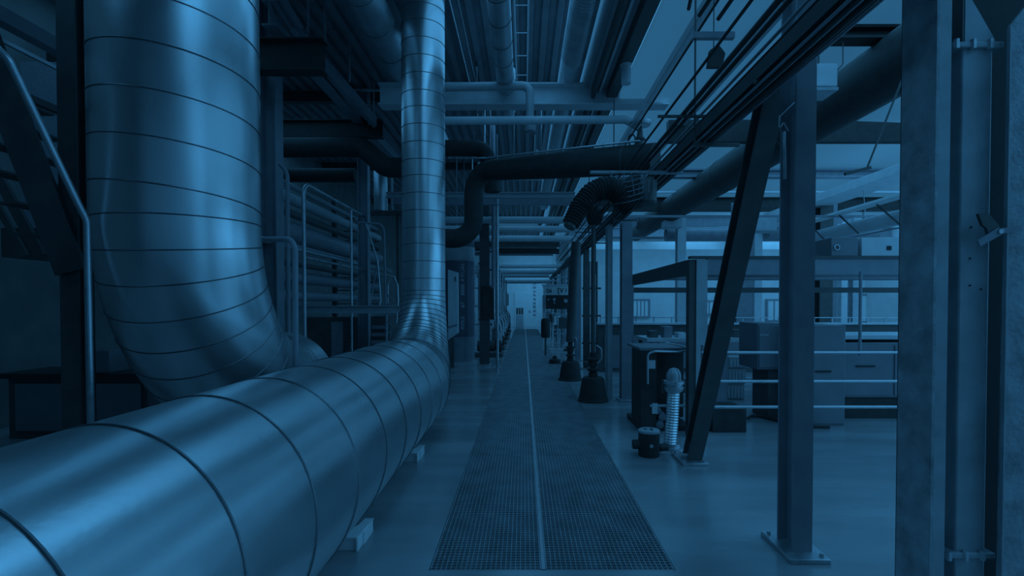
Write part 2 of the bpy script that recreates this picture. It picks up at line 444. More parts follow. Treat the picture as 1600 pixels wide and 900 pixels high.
beam('gantry_beam', (-3.45, 7.0, 5.55), (-3.45, 15.5, 5.55), .2, .34, M['steel'], 'dark steel beam running back along the left gantry above the stacked pipes')
beam('gantry_cross_beam', (-6.6, 7.15, 5.02), (-2.75, 7.15, 5.02), .22, .44, M['black'], 'black cross beam stub above the wide left duct bend')
beam('gantry_cross_beam', (-6.6, 10.8, 5.26), (-2.95, 10.8, 5.26), .2, .36, M['black'], 'black cross beam over the two dark pipes on the left')
for k, (y, z) in enumerate(((5.6, 6.08), (11.2, 6.08), (16.8, 6.08), (22.4, 6.08), (28, 6.08))):
    beam('deck_purlin', (-6.6, y, z), (1.02, y, z), .18, .22, M['dark'], f'dark purlin under the corrugated roof deck, {ORD[k]} one back')
def roofbeam(k, y, z, h, w, m, adj):
    xs = 3.3 if k == 0 else 2.06
    tag(MB().hbeam((xs, y, z), (15.9, y, z), w, h, .03, .02).build('ceiling_panel_beam', M[m], base=(2.06, y, z)), f'{adj} beam crossing under the right-hand ceiling panels, {ORD[k]} one back', 'beam')
for k, a in enumerate(((6.35, 4.9, .16, .22, 'black', 'shallow dark'), (12.9, 4.86, .2, .24, 'steel', 'slim grey'), (16.1, 4.72, .42, .26, 'black', 'deep dark'), (19.2, 4.7, .4, .26, 'steel', 'deep grey'), (22.2, 4.7, .4, .26, 'steel', 'far grey'))):
    roofbeam(k, *a)
# tapered dark beam
g = MB().prism([(2.65, 9.4, 4.57), (15.9, 9.4, 4.57), (15.9, 9.4, 4.60), (5.4, 9.4, 4.96), (2.65, 9.4, 4.96)], (0, .16, 0))
tag(g.build('tapered_roof_beam', M['black']), 'dark tapered beam crossing behind the black roof duct', 'beam')
# long pale girders in the roof
def girder(name, x0, x1, z0, z1, m, lab, y0=1.0, y1=30.0, cat='beam'):
    return tag(MB().box(x0, x1, y0, y1, z0, z1).build(name, M[m], bevel=.01), lab, cat)
girder('roof_girder', 1.14, 1.20, 5.06, 5.25, 'dark', 'thin dark flange running along the roof step above the walkway')
girder('roof_girder', 1.26, 1.30, 5.15, 5.25, 'light', 'thin pale rail beside the dark flange of the roof step')
girder('roof_girder', 1.40, 1.58, 5.08, 5.25, 'dark', 'broad dark channel along the edge of the bright ceiling panels')
girder('roof_girder', 2.04, 2.12, 4.93, 5.08, 'light', 'pale edge strip between the two rows of bright ceiling panels')
girder('roof_girder', 2.80, 2.95, 4.86, 5.0, 'mid', 'grey girder under the bright ceiling panels above the cable tray')
girder('roof_girder', 7.6, 8.3, 4.25, 4.45, 'light', 'wide pale girder high on the right beyond the foreground column', 7.5, 22)

# ------------------------------------------------------------------ right foreground post group
t_ = thing('weathered_post', (1.73, 2.2, 0), 'weathered grey channel post at the right, rough face toward the walkway', 'post')
MB().box(1.690, 1.702, 2.112, 2.305, 0, 5.0).build('rough_plate', M['conc'], t_)
MB().box(1.702, 1.750, 2.112, 2.126, 0, 5.0).box(1.702, 1.76, 2.29, 2.305, 0, 5.0).build('smooth_flange', M['conclight'], t_)
t_ = thing('square_post', (1.89, 2.18, 0), 'pale grey square post with bolted collars beside the weathered post', 'post')
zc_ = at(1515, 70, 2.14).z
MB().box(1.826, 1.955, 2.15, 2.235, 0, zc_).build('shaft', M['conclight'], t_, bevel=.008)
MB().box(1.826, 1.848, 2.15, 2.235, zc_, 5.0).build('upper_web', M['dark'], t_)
def collar(z, gus):
    g = MB().box(1.775, 1.985, 2.135, 2.25, z - .012, z + .012)
    c = g.build('collar_plate', M['conclight'], t_, bevel=.004)
    for x in (1.79, 1.86, 1.93): MB().cyl((x, 2.137, z - .018), (x, 2.137, z + .02), .012, 6).build('collar_bolt', M['zinc'], c)
    if gus:
        MB().prism([(1.955, 2.16, z + .012), (1.962, 2.16, z + .012), (1.958, 2.16, z + .03), (1.835, 2.16, z + .235), (1.835, 2.16, z + .012)], (0, -.012, 0)).build('gusset_plate', M['conclight'], t_)
collar(at(1515, 70, 2.14).z, True); collar(at(1515, 868, 2.14).z, False)
for px, py in ((1517, 355), (1515, 404), (1515, 446), (1532, 452)): 
    p = at(px, py, 2.15); MB().cyl(p + V((0, -.004, 0)), p + V((0, .002, 0)), .004, 8).build('screw_hole', M['ink'], t_)
t_ = thing('weathered_side_post', (2.12, 2.1, 0), 'weathered grey plate at the extreme right edge with a chamfered top corner', 'panel')
x0 = at(1567, 450, 2.1).x; zc = at(1572, 40, 2.1).z
MB().prism([(x0, 2.1, 0), (x0 + .35, 2.1, 0), (x0 + .35, 2.1, zc + .35), (x0 + .28, 2.1, zc + .33), (x0 + .012, 2.1, zc)], (0, .012, 0)).build('plate', M['conc'], t_)
MB().box(x0, x0 + .006, 2.085, 2.1, 0, zc - .02).build('edge_strip', M['conclight'], t_)
tag(MB().box(1.80, 2.6, 2.40, 2.46, 0, 5.0).build('gap_shade_panel', M['black']), 'black panel standing in for the shade in the gap behind the right-hand posts', 'panel')  # dark sheet put in for the shade of the gap
# latch lever
t_ = thing('latch_lever', at(1560, 362, 2.09), 'small steel latch lever bridging the dark gap between the right-hand posts', 'lever')
P = lambda x, y: at(x, y, 2.085)
lv = [P(1525, 376), P(1529, 386), P(1563, 367), P(1558, 356)]
MB().prism(lv, (0, -.008, 0)).build('lever_arm', M['steel'], t_, bevel=.002)
MB().prism([P(1529, 334), P(1543, 331), P(1566, 358), P(1545, 366), P(1542, 356), P(1536, 352)], (0, .014, 0)).build('latch_plate', M['dark'], t_)
MB().prism([P(1562, 357), P(1594, 352), P(1595, 361), P(1564, 365)], (0, -.006, 0)).build('catch_bar', M['steel'], t_)
MB().cyl(P(1560, 362) + V((0, -.014, 0)), P(1560, 362) + V((0, .004, 0)), .01, 16).build('pivot_bolt', M['zinc'], t_)

# ------------------------------------------------------------------ cable tray and the lines above it
TZ = 3.0
t_ = thing('cable_tray', (1.54, 1, TZ), 'long dark cable tray descending toward the far end on the right of the walkway', 'cable tray')
for x, m in ((1.455, 'dark'), (1.625, 'steel')): MB().bar((x, .6, TZ + .045), (x, 29, TZ + .045), .008, .09).build('side_rail', M[m], t_)
MB().box(1.455, 1.625, .6, 29, TZ, TZ + .006).build('tray_floor', M['black'], t_)
for k in range(14): MB().box(1.445, 1.635, 1.2 + 2 * k, 1.24 + 2 * k, TZ - .02, TZ).build('rung', M['dark'], t_)
kinds = [(1.468, .009, 'steel', 'slim grey'), (1.498, .014, 'black', 'thick black'), (1.527, .008, 'rail', 'thin bright'), (1.556, .015, 'black', 'thickest black'), (1.588, .010, 'dark', 'dark grey'), (1.616, .008, 'steel', 'outer slim grey')]
for k, (x, r, m, adj) in enumerate(kinds):
    tag(MB().tube([(x, .6, TZ - .022 - r), (x, 10, TZ - .022 - r), (x, 28.6, TZ - .022 - r)], r, 8).build('tray_cable', M[m]), f'{adj} line clipped under the cable tray, {ORD[k]} from its walkway side', 'cable', 'lines clipped under the cable tray')
for k, (x, z, r, m) in enumerate(((1.20, 3.20, .010, 'black'), (1.345, 3.20, .018, 'black'), (1.40, 3.20, .015, 'black'), (1.50, 3.20, .011, 'steel'), (1.53, 3.17, .014, 'black'), (1.555, 3.13, .009, 'rail'), (1.60, 3.15, .016, 'black'), (1.60, 4.1, .012, 'black'))):
    lab = f'{["slim black conduit furthest left", "thickest black conduit", "second black conduit beside the thickest", "grey conduit", "black conduit nearer the tray", "pale cable", "black cable nearest the column", "highest black conduit"][k]} running along the aisle above the cable tray'
    tag(MB().tube([(x, .7, z), (x, 9, z - .004), (x, 19, z)], r, 8).build('overhead_conduit', M[m]), lab, 'conduit', 'conduits above the cable tray')
# hangers with cross arms
for k, (y, zt) in enumerate(((4.3, 5.0), (8.15, 5.0), (11.2, 5.0))):
    t_ = thing('tray_hanger', (1.43, y, 2.9), f'thin rod hanger with cross arms holding the cable tray, {ORD[k]} one back', 'hanger')
    MB().cyl((1.43, y, 2.93), (1.43, y, 5.05), .009, 8).build('rod', M['dark'], t_)
    MB().bar((1.12, y, 3.165), (1.66, y, 3.165), .02, .02).build('cross_arm', M['dark'], t_)
    MB().bar((1.42, y, 2.93), (1.80, y, 2.93), .03, .03).build('bottom_arm', M['dark'], t_)
    if k == 0: MB().bar((1.40, y, 3.83), (1.75, y, 3.83), .05, .05).build('top_arm', M['steel'], t_)
p = at(1119, 88, 5.0)
t_ = thing('junction_plate', p, 'small dark five-sided plate hung beside the conduits against the bright ceiling panel', 'plate')
MB().cyl(p + V((-.01, .04, .05)), V((p.x - .01, p.y + .04, 5.0)), .006, 6).build('hanger_rod', M['dark'], t_)
MB().prism([p + V((-.08, 0, -.10)), p + V((.06, 0, -.10)), p + V((.09, 0, .03)), p + V((.02, 0, .12)), p + V((-.06, 0, .06))], (0, .05, 0)).build('plate', M['black'], t_)
for k, (a, b, c, d, y) in enumerate(((1092, 25, 1125, -25, 5.0), (1122, 30, 1150, -10, 5.0), (1076, 14, 1082, -14, 5.6))):
    tag(MB().cyl(at(a, b, y), at(c, d, y - .3), .02, 8).build('rod_end', M['black']), f'short black rod end under the bright ceiling panels above the tray, {["left of the dark plate", "nearest the dark plate", "shortest and leftmost"][k]}', 'rod')

# ------------------------------------------------------------------ extraction fan with hose
d = 5.3
c = at(982, 295, d)
t_ = thing('extraction_fan', c, 'black extraction fan with motor and guard hung under the big black pipe', 'fan')
MB().lathe(c + V((0, .06, 0)), [(.02, -.19), (.165, -.19), (.18, -.17), (.18, .08), (.16, .11), (.02, .11)], 28, (-.25, -.3, .9)).build('fan_housing', M['black'], t_)
mo = at(1010, 297, d - .05)
MB().lathe(mo, [(.02, -.15), (.08, -.15), (.10, -.13), (.10, .08), (.08, .11), (.02, .11)], 24, (0, .1, 1)).build('motor', M['dark'], t_)
g = MB()
for k in range(12):
    a = 2 * math.pi * k / 12
    g.bar(mo + V((.102 * math.cos(a), .102 * math.sin(a), -.12)), mo + V((.102 * math.cos(a), .102 * math.sin(a), .08)), .005, .009)
g.build('cooling_fin', M['steel'], t_)
g = MB()
for k in range(5): g.ring(c + V((.0, -.0, .10 - .05 * k)), (-.25, -.3, .9), .187, .004, 24, 5)
for k in range(8):
    a = 2 * math.pi * k / 8
    g.cyl(c + V((.187 * math.cos(a) - .02, .187 * math.sin(a) - .03, .11)), c + V((.187 * math.cos(a) + .03, .187 * math.sin(a) + .03, -.1)), .004, 6)
g.build('wire_guard', M['steel'], t_)
MB().bar(V((at(922, 265, d).x, d, 2.955)), V((1.63, d, 2.955)), .06, .025).build('mounting_rail', M['zinc'], t_)
g = MB()
for x in (955, 975, 1008): MB().bar(at(x, 268, d), at(x, 286, d), .015, .02, (0, 1, 0)).build('hanger_strap', M['zinc'], t_)
hp = fillet([at(988, 322, 5.28), at(955, 290, 5.22), at(925, 300, 5.18), at(906, 322, 5.15), at(892, 350, 5.1)], .2, 8)
q, sx = resample(hp, .006); L = sx[-1]
MB().tube(q, [(.125 - .045 * s / L) + .010 * math.sin(s * 2 * math.pi / .032) for s in sx], 28).build('flexible_hose', M['black'], t_)
MB().cyl(q[-1], q[-1] + (q[-1] - q[-8]).normalized() * .04, .06, 20).build('hose_nozzle', M['dark'], t_)
c2 = at(929, 335, 8.8)
tag(MB().lathe(c2, [(.01, -.2), (.11, -.17), (.15, -.02), (.12, .13), (.01, .16)], 16).build('hanging_valve', M['black']), 'lumpy black valve hanging below the ribbed hose', 'valve')

# ------------------------------------------------------------------ aisle pipes
def pipe(name, pts, r, m, lab, fr=None, n=16, cat='pipe', grp=None, base=None):
    p = fillet(pts, fr or r * 1.6, 7) if len(pts) > 2 else [V(a) for a in pts]
    return tag(MB().tube(p, r, n).build(name, M[m], base=base or p[0]), lab, cat, grp)
t_ = thing('black_lagged_pipe', at(775, 265, 8.7), 'thick black lagged pipe that rises beside the riser and sweeps right across the aisle', 'pipe')
pp = fillet([at(680, 372, 9.0), at(740, 374, 9.0), at(740, 268, 9.0), at(1024, 247, 7.1)], [.35, .35], 10)
q, sx = resample(pp, .08)
MB().tube(q, [.165 + .04 * min(1, max(0, (a - 1.6) / 1.8)) for a in sx], 28).build('pipe_shell', M['black'], t_)
e = q[-1]; dr = (q[-1] - q[-4]).normalized()
MB().cyl(e - dr * .45, e - dr * .43, .21, 28).build('joint_band', M['dark'], t_)
MB().tube(fillet([at(700, 247, 8.6), at(760, 247, 8.5), at(1000, 220, 7.05)], .1, 4), .016, 8).build('tracer_tube', M['rail'], t_)
g = MB()
for s in (.38, .62, .85):
    p = q[int(len(q) * s)]; MB().cyl(p + V((0, 0, .15)), p + V((0, 0, .27)), .02, 8).box(p.x - .05, p.x + .05, p.y - .05, p.y + .05, p.z + .15, p.z + .175).build('tube_clip', M['zinc'], t_)
t_ = thing('pale_cross_pipe', at(697, 188, 8.0), 'pale slim pipe crossing the aisle above the black lagged pipe, ending at a handwheel', 'pipe')
MB().tube(fillet([at(655, 189, 8.1), at(978, 187, 8.0), at(1000, 200, 7.9)], .1, 5), .062, 18).build('pipe_run', M['light'], t_)
v = at(1000, 193, 7.9)
MB().lathe(v, [(.02, -.03), (.16, -.03), (.17, 0), (.16, .03), (.02, .03)], 28).build('flange_disc', M['zinc'], t_)
MB().lathe(v + V((.0, 0, -.25)), [(.03, -.1), (.07, -.09), (.05, -.02), (.09, .0), (.05, .06), (.03, .22)], 16).build('valve_body', M['dark'], t_)
MB().ring(v + V((-.12, 0, -.26)), (1, .4, .3), .09, .014, 20, 6).build('handwheel', M['dark'], t_)
t_ = thing('rusty_drop_pipe', at(826, 200, 8.3), 'pale pipe running along the cross beam and dropping to a flaking, rusty fitting', 'pipe')
MB().tube(fillet([at(655, 137, 8.45), at(828, 134, 8.35), at(828, 186, 8.35)], .13, 6), .068, 18).build('pipe_run', M['mid'], t_)
MB().lathe(at(828, 193, 8.35), [(.05, -.14), (.095, -.13), (.1, .02), (.075, .1), (.05, .12)], 18).build('rusty_fitting', M['conc'], t_)
t_ = thing('dark_gantry_pipe', at(445, 230, 10.3), 'thick dark pipe under the left gantry beam, dropping in an elbow toward the riser', 'pipe')
MB().tube(fillet([V((-6.72, 10.3, at(330, 231, 10.3).z)), at(566, 230, 10.3), at(603, 262, 10.2), at(690, 262, 10.2)], .3, 8), .195, 24).build('pipe_shell', M['black'], t_)
pipe('dark_gantry_pipe', [V((-6.72, 11.4, at(400, 274, 11.4).z)), at(500, 274, 11.4), at(556, 274, 11.4)], .15, 'black', 'thinner dark pipe below the thick one on the left gantry', .25, 20)
pipe('dark_gantry_pipe', [at(655, 231, 9.8), at(757, 232, 9.8), at(769, 268, 9.8), at(769, 300, 9.8)], .15, 'black', 'dark pipe elbow turning down just above the thick black lagged pipe', .25, 20)
q_ = at(745, 225, 9.8); MB().cyl((q_.x, 9.8, q_.z), (q_.x, 9.8, 6.2), .015, 8).build('hanger_rod', M['dark'], bpy.data.objects['dark_gantry_pipe.002'])
# pipes stacked along the left gantry
for k, (z, x, r, m, lab) in enumerate(((3.78, -4.05, .05, 'steel', 'slim grey pipe at the top of the left gantry stack'), (3.52, -4.0, .10, 'mid', 'pale thick pipe, second from the top of the left gantry stack'), (3.25, -4.0, .07, 'dark', 'dark pipe in the middle of the left gantry stack'), (2.92, -4.05, .19, 'steel', 'thickest lagged pipe of the left gantry stack'), (2.34, -4.0, .05, 'dark', 'thin dark pipe low in the left gantry stack'), (2.10, -4.05, .12, 'steel', 'grey pipe near the bottom of the left gantry stack'), (1.75, -4.0, .09, 'steel', 'lowest grey pipe of the left gantry stack'))):
    x -= .25
    pipe('gantry_pipe', [(x, 6.9, z), (x, 15, z)], r, m, lab, grp='pipes stacked on the left gantry')
tag(MB().hbeam((-3.85, 7.2, 2.55), (-3.85, 15, 2.55), .1, .08).build('gantry_rail', M['mid']), 'pale channel running back between the stacked pipes of the left gantry', 'beam')
tag(MB().hbeam((-6.4, 9.5, 1.5), (-1.9, 9.5, 1.5), .14, .14).build('platform_beam', M['mid']), 'grey horizontal beam below the stacked pipes', 'beam')
# brackets of the stack
for k, y in enumerate((8.8, 12.5, 14.6)):
    t_ = thing('pipe_rack', (-4.5, y, 0), f'dark upright rack holding the stacked gantry pipes, {ORD[k]} one back', 'rack')
    MB().hbeam((-4.6, y, 0), (-4.6, y, 4.2), .1, .1, .01, .008, (1, 0, 0)).build('upright', M['dark'], t_)
    g = MB()
    for z in (1.62, 1.95, 2.26, 2.70, 3.15, 3.39, 3.70): g.box(-4.6, -4.1, y - .03, y + .03, z - .03, z)
    g.build('arm', M['dark'], t_)
# machine block low behind the stack
t_ = thing('control_cabinet', (-3.6, 10.6, 0), 'dark cabinet with a pale door strip low behind the duct bend', 'cabinet')
MB().box(-5.0, -3.3, 11.6, 12.2, 0, 1.3).build('body', M['dark'], t_, bevel=.01)
MB().box(-4.35, -4.1, 11.57, 11.6, .15, 1.2).build('door_strip', M['steel'], t_)
t_ = thing('louvred_cabinet', (-3.2, 10.3, 0), 'dark tapered cabinet with pale louvres beside the pale strip cabinet', 'cabinet')
g = MB().prism([(-3.15, 10.3, 0), (-2.7, 10.3, 0), (-2.7, 10.3, 1.35), (-3.05, 10.3, 1.35)], (0, .5, 0)); g.build('body', M['dark'], t_)
g = MB()
for k in range(7): g.box(-3.1 + .01 * k, -2.75, 10.27, 10.3, .2 + .15 * k, .27 + .15 * k)
g.build('louvre', M['steel'], t_)
# silver vertical vessel
t_ = thing('silver_vessel', at(595, 330, 12.5), 'slim silver vessel standing on the gantry ledge left of the riser', 'vessel')
p = at(595, 330, 12.5)
MB().lathe(p, [(.02, 0), (.16, 0), (.165, .04), (.165, .95), (.12, 1.02), (.02, 1.04)], 24).build('shell', M['duct'], t_)
MB().bar(p + V((-.5, .0, -.05)), p + V((.95, 0, -.05)), .4, .06).build('ledge', M['dark'], t_)
MB().cyl(V((p.x + .4, p.y + .1, 0)), p + V((.4, .1, -.08)), .05, 10).build('ledge_post', M['dark'], t_)
MB().bar(p + V((.30, -.1, 0)), p + V((.30, -.1, .9)), .05, .03, (0, 1, 0)).build('level_gauge', M['zinc'], t_)

# ------------------------------------------------------------------ hand rails
def rail(name, pts, r, m, lab, fr=.12): return pipe(name, pts, r, m, lab, fr, 12, 'railing')
rail('guard_rail', [at(402, 374, 5.25), at(461, 374, 4.95), V((at(460, 400, 4.95).x, 4.95, 0))], .028, 'steel', 'curved tube rail standing between the wide duct bend and the floor duct', .13)
rail('guard_rail', [at(436, 255, 7.4), at(449, 268, 7.5), V((at(449, 300, 7.5).x, 7.5, 0))], .03, 'steel', 'tall tube rail at the left of the gantry column, nearest the wide duct', .2)
t_ = thing('gantry_guard_rail', (-3.43, 8, 0), 'tube guard rail with a curved top running back along the stacked pipes', 'railing')
x = at(475, 400, 8).x
MB().tube(fillet([(x, 8, 0), (x, 8, at(475, 286, 8).z), (x, 11.4, at(475, 286, 8).z)], .2, 8), .03, 12).build('top_rail', M['rail'], t_)
MB().tube([(x, 8, 2.33), (x, 14, 2.33)], .022, 10).build('mid_rail', M['rail'], t_)
MB().tube([(x, 10.2, 0), (x, 10.2, at(475, 286, 8).z)], .025, 10).build('post', M['rail'], t_)
# ladder hoops
t_ = thing('hooped_ladder', at(612, 545, 10), 'narrow ladder with a hooped handrail between the gantry and the riser', 'ladder')
a, b_ = at(604, 560, 10), at(614, 560, 9.8)
MB().tube(fillet([at(603, 590, 10), at(606, 445, 10), at(613, 428, 10), at(621, 445, 9.9), at(622, 470, 9.9), at(613, 590, 9.8)], .1, 6), .02, 10).build('hoop', M['rail'], t_)
g = MB()
for k in range(8): g.cyl(at(605, 460 + 14 * k, 10), at(620 - k, 474 + 14 * k, 9.85), .012, 8)
g.build('rung', M['steel'], t_)
rail('bent_hand_rail', [at(572, 350, 9.6), at(590, 408, 9.6), at(595, 470, 9.6), V((at(595, 470, 9.6).x, 9.5, 1.57))], .016, 'rail', 'thin bent hand rail just right of the gantry column', .1)
rail('bent_hand_rail', [at(590, 408, 9.62), at(582, 455, 9.62), V((at(581, 455, 9.6).x, 9.5, 1.57))], .012, 'steel', 'short strut below the bend of the thin hand rail', .1)
rail('standing_rail', [at(560, 348, 9.9), at(600, 350, 9.9), V((at(604, 370, 9.9).x, 9.9, 0))], .02, 'steel', 'tall thin standing rail curving over to the gantry column', .15)
# overhead gantry railing
t_ = thing('upper_gantry_rail', (-3.2, 7, 5.3), 'thin posts and sloping handrail of the upper gantry at the top left', 'railing')
for (x, y0, y1, dd) in ((481, -40, 62, 7.3), (507, -40, 70, 7.6), (546, -40, 128, 9.0), (577, 55, 195, 10.6), (584, 70, 200, 10.7)):
    MB().cyl(at(x, y0, dd), at(x, y1, dd), .02, 8).build('post', M['rail'], t_)
MB().bar(at(515, -10, 8), at(577, 80, 10.4), .05, .07).build('hand_rail', M['steel'], t_)
MB().bar(at(432, 20, 7.3), at(585, 190, 10.7), .1, .22).build('stringer', M['steel'], t_)
MB().bar(at(520, 45, 8.6), at(542, 85, 9.0), .03, .03).build('knee_brace', M['rail'], t_)
pipe('cross_tube', [at(540, 141, 10), at(626, 141, 10)], .03, 'rail', 'thin pale tube crossing between the upper gantry and the riser')
for k, (x0, x1) in enumerate(((420, 455), (436, 470))):
    tag(MB().bar(at(x0, -12, 7.0), at(x1, 46, 7.3), .05, .09).build('roof_brace', M['steel']), f'grey diagonal roof brace above the black beam stub at top left, {["left", "right"][k]} one', 'brace')

# ------------------------------------------------------------------ staircase at far left
t_ = thing('steel_staircase', (-4.2, 4.2, 0), 'dark steep steel staircase at the far left edge', 'stairs')
d = 4.3
MB().bar(at(-60, -30, d - .2), at(112, 425, d), .05, .22, (0, 0, 1)).build('stringer', M['dark'], t_)
MB().bar(at(-70, 150, d + .9), at(64, 400, d + .9), .04, .10, (0, 0, 1)).build('stringer', M['dark'], t_)
MB().bar(at(-100, 150, d + .95), at(40, 400, d + .95), .03, .06, (0, 0, 1)).build('stringer', M['dark'], t_)
MB().tube(fillet([at(-60, 20, 3.3), at(14, 94, 3.4), at(122, 318, 3.68), V((at(136, 340, 3.72).x, 3.72, at(136, 345, 3.72).z)), V((at(140, 500, 3.72).x, 3.72, 0))], .15, 6), .024, 12).build('hand_rail', M['rail'], t_)
MB().box(-5.6, -4.0, 5.5, 6.4, at(60, 402, 5.5).z, at(60, 356, 5.5).z).build('landing', M['dark'], t_)
s_ = MB()
for k in range(6):
    p = at(-10 + 20 * k, 150 + 45 * k, d + .4); s_.box(p.x - .1, p.x + .1, d + .05, d + .9, p.z, p.z + .02)
s_.build('tread', M['dark'], t_)
tag(MB().box(-6.2, -4.25, 6.36, 6.4, at(60, 356, 5.5).z, at(50, 105, 6.5).z).build('infill_panel', M['mesh']), 'blue-grey perforated panel behind the far-left staircase', 'panel')
tag(MB().box(-5.6, -4.45, 6.34, 6.40, at(50, 445, 6.4).z, at(60, 402, 5.5).z).build('pale_kick_panel', M['white']), 'plain pale panel under the landing of the far-left staircase', 'panel')
for k, (x, y, w, m) in enumerate(((0, 25, .12, 'steel'), (0, 62, .03, 'rail'), (0, 135, .06, 'dark'))):
    xx = at(x, y, 4.2).x; zz = at(x, y, 4.2).z
    tag(MB().bar((xx, 3.0, zz), (xx, 6.3, zz), w, w).build('stair_header', M[m]), f'{["broad grey", "thin bright", "dark lower"][k]} bar running back above the far-left staircase', 'bar')
t_ = thing('workbench', (-3.9, 5.4, 0), 'very dark workbench with drawers low at the far left behind the ducts', 'bench')
MB().box(-6.2, -3.7, 6.0, 6.7, .72, .78).build('worktop', M['black'], t_)
MB().box(-6.1, -3.75, 6.05, 6.65, 0, .72).build('base_cabinet', M['dark'], t_)
for k in range(3): MB().box(-6.0 + .78 * k, -5.3 + .78 * k, 6.02, 6.05, .1, .66).build('drawer_front', M['cab'], t_, bevel=.005)
t_ = thing('vented_box', (-5.1, 6.3, .78), 'small dark box with a slatted vent standing on the far-left workbench', 'box')
MB().box(-5.45, -4.9, 6.05, 6.4, .78, 1.05).build('body', M['cab'], t_, bevel=.01)
g = MB()
for k in range(6): g.box(-5.32, -5.1, 6.04, 6.05, .84 + .028 * k, .852 + .028 * k)
g.build('vent_slat', M['black'], t_)
tag(MB().prism([(-4.5, 6.1, .78), (-4.0, 6.1, .78), (-4.08, 6.1, 1.02), (-4.5, 6.1, 1.02)], (0, .3, 0)).build('desk_console', M['cab'], bevel=.01), 'small sloping console box beside the vented box on the workbench', 'box')

# ------------------------------------------------------------------ blue tank
tc = V((-1.80, 14.0, 0)); tr = .46; zt = 3.5
t_ = thing('blue_tank', tc, 'tall dark blue cylindrical tank with vertical white lettering right of the riser', 'tank')
MB().lathe(tc, [(.02, .72), (tr, .72), (tr, 2.95), (.02, 2.95)], 40).build('shell', M['tank'], t_)
MB().lathe(tc, [(tr + .006, 2.75), (tr + .012, 2.76), (tr + .012, 3.12), (tr + .006, 3.13)], 40).build('top_band', M['mid'], t_)
MB().lathe(tc, [(tr, 3.1), (tr, 3.3), (.3, 3.45), (.02, 3.5)], 40).build('dome_top', M['tank'], t_)
MB().lathe(tc, [(.02, .04), (tr, .04), (tr + .01, .72), (.02, .74)], 40).build('skirt', M['steel'], t_)
MB().lathe(tc, [(.02, 0), (tr + .05, 0), (tr + .05, .05), (.02, .05)], 40).build('base_ring', M['mid'], t_)
def text(s, loc, rot, size, m, parent, ext=.003, name='lettering'):
    cu = bpy.data.curves.new(name, 'FONT'); cu.body = s; cu.size = size; cu.extrude = ext
    cu.align_x = 'CENTER'; cu.align_y = 'CENTER'
    tmp = bpy.data.objects.new(name, cu)
    me = bpy.data.meshes.new_from_object(tmp)
    bpy.data.objects.remove(tmp); bpy.data.curves.remove(cu)
    me.materials.clear(); me.materials.append(m)
    o = bpy.data.objects.new(name, me); COL.objects.link(o); o.rotation_euler = rot
    o.parent = parent; o.location = V(loc) - ORG[parent.name]
    return o
rz = R(24)
for s, z in (('IIVIUI', 1.10), ('#7', 1.58), ('8888', 1.98), ('AY', 2.28), ('1UAL', 2.52)):
    text(s, tc + V((math.sin(rz) * (tr + .008), -math.cos(rz) * (tr + .008), z)), (R(90), R(-90), rz), .15, M['light'], t_)
t_ = thing('wall_panel_box', (-1.85, 12.6, .75), 'white upright panel box with a slanted foot in front of the blue tank', 'box')
xa, xb = at(700, 480, 12.6).x, at(714.5, 480, 12.6).x
MB().prism([(xa, 12.6, .72), (xb, 12.6, .88), (xb, 12.6, 2.38), (xa, 12.6, 2.45)], (0, .3, 0)).build('body', M['light'], t_)
MB().box(xb - .06, xb - .03, 12.585, 12.6, 2.16, 2.27).build('handle', M['dark'], t_)
MB().prism([(xa, 12.59, 1.0), (xb, 12.59, 1.06), (xb, 12.59, 1.11), (xa, 12.59, 1.05)], (0, .012, 0)).build('trim_band', M['steel'], t_)
tag(MB().hbeam((xa + .08, 12.75, 0), (xa + .08, 12.75, .76), .08, .08, .01, .008, (0, 1, 0)).build('panel_stand', M['dark']), 'short dark stand below the white panel box', 'stand')
for k, (px, d, r, y0, m, lab) in enumerate(((771, 13.0, .05, 265, 'steel', 'grey vertical pipe right beside the dark aisle column'), (777, 12.6, .04, 262, 'rail', 'thin pale vertical pipe at the right of the dark aisle column'), (738, 15.2, .02, 262, 'rail', 'very thin vertical pipe above the blue tank'))):
    p = at(px, 400, d)
    pipe('vertical_pipe', [(p.x, d, 2.6 if k == 2 else (0 if k == 1 else 2.0)), (p.x, d, 6.2 if k != 1 else at(px, y0, d).z)], r, m, lab)

# thin lines under the deck
pipe('deck_conduit', [(-1.06, 3, 5.93), (-1.06, 12, 5.93)], .014, 'rail', 'thin bright conduit under the roof deck between the riser and the middle overhead duct')
pipe('deck_conduit', [(-.92, 3, 5.85), (-.92, 13, 5.85)], .012, 'steel', 'thin grey conduit under the roof deck close beside the riser')
t_ = thing('roof_cable_ladder', (0, 4, 5.85), 'very thin open cable ladder under the roof deck right of the middle overhead duct', 'cable ladder')
for x in (-.13, .07): MB().cyl((x, 4, 5.9), (x, 11, 5.9), .010, 8).build('side_bar', M['rail'], t_)
for k in range(8): MB().cyl((-.13, 5.2 + .75 * k, 5.9), (.07, 5.2 + .75 * k, 5.9), .008, 6).build('rung', M['rail'], t_)
for k, (px, d) in enumerate(((757, 11.5), (766, 11.7), (803, 10.5), (846, 11.0))):
    x = at(px, 200, d).x
    tag(MB().cyl((x, d, at(px, 246 if k < 3 else 240, d).z - .3), (x, d, 6.2), .022 if k < 2 else .012, 8).build('drop_rod', M['rail' if k != 1 else 'steel']), f'thin rod dropping from the roof deck behind the pale cross pipe, {ORD[k]} from the left', 'rod')

tag(MB().lathe((1.49, 7.5, 4.80), [(.02, 0), (.07, 0), (.07, .26), (.085, .265), (.085, .28), (.02, .28)], 20).build('roof_stub_pipe', M['light']), 'short pale pipe stub hanging from the dark roof channel above the big cross beam', 'pipe')

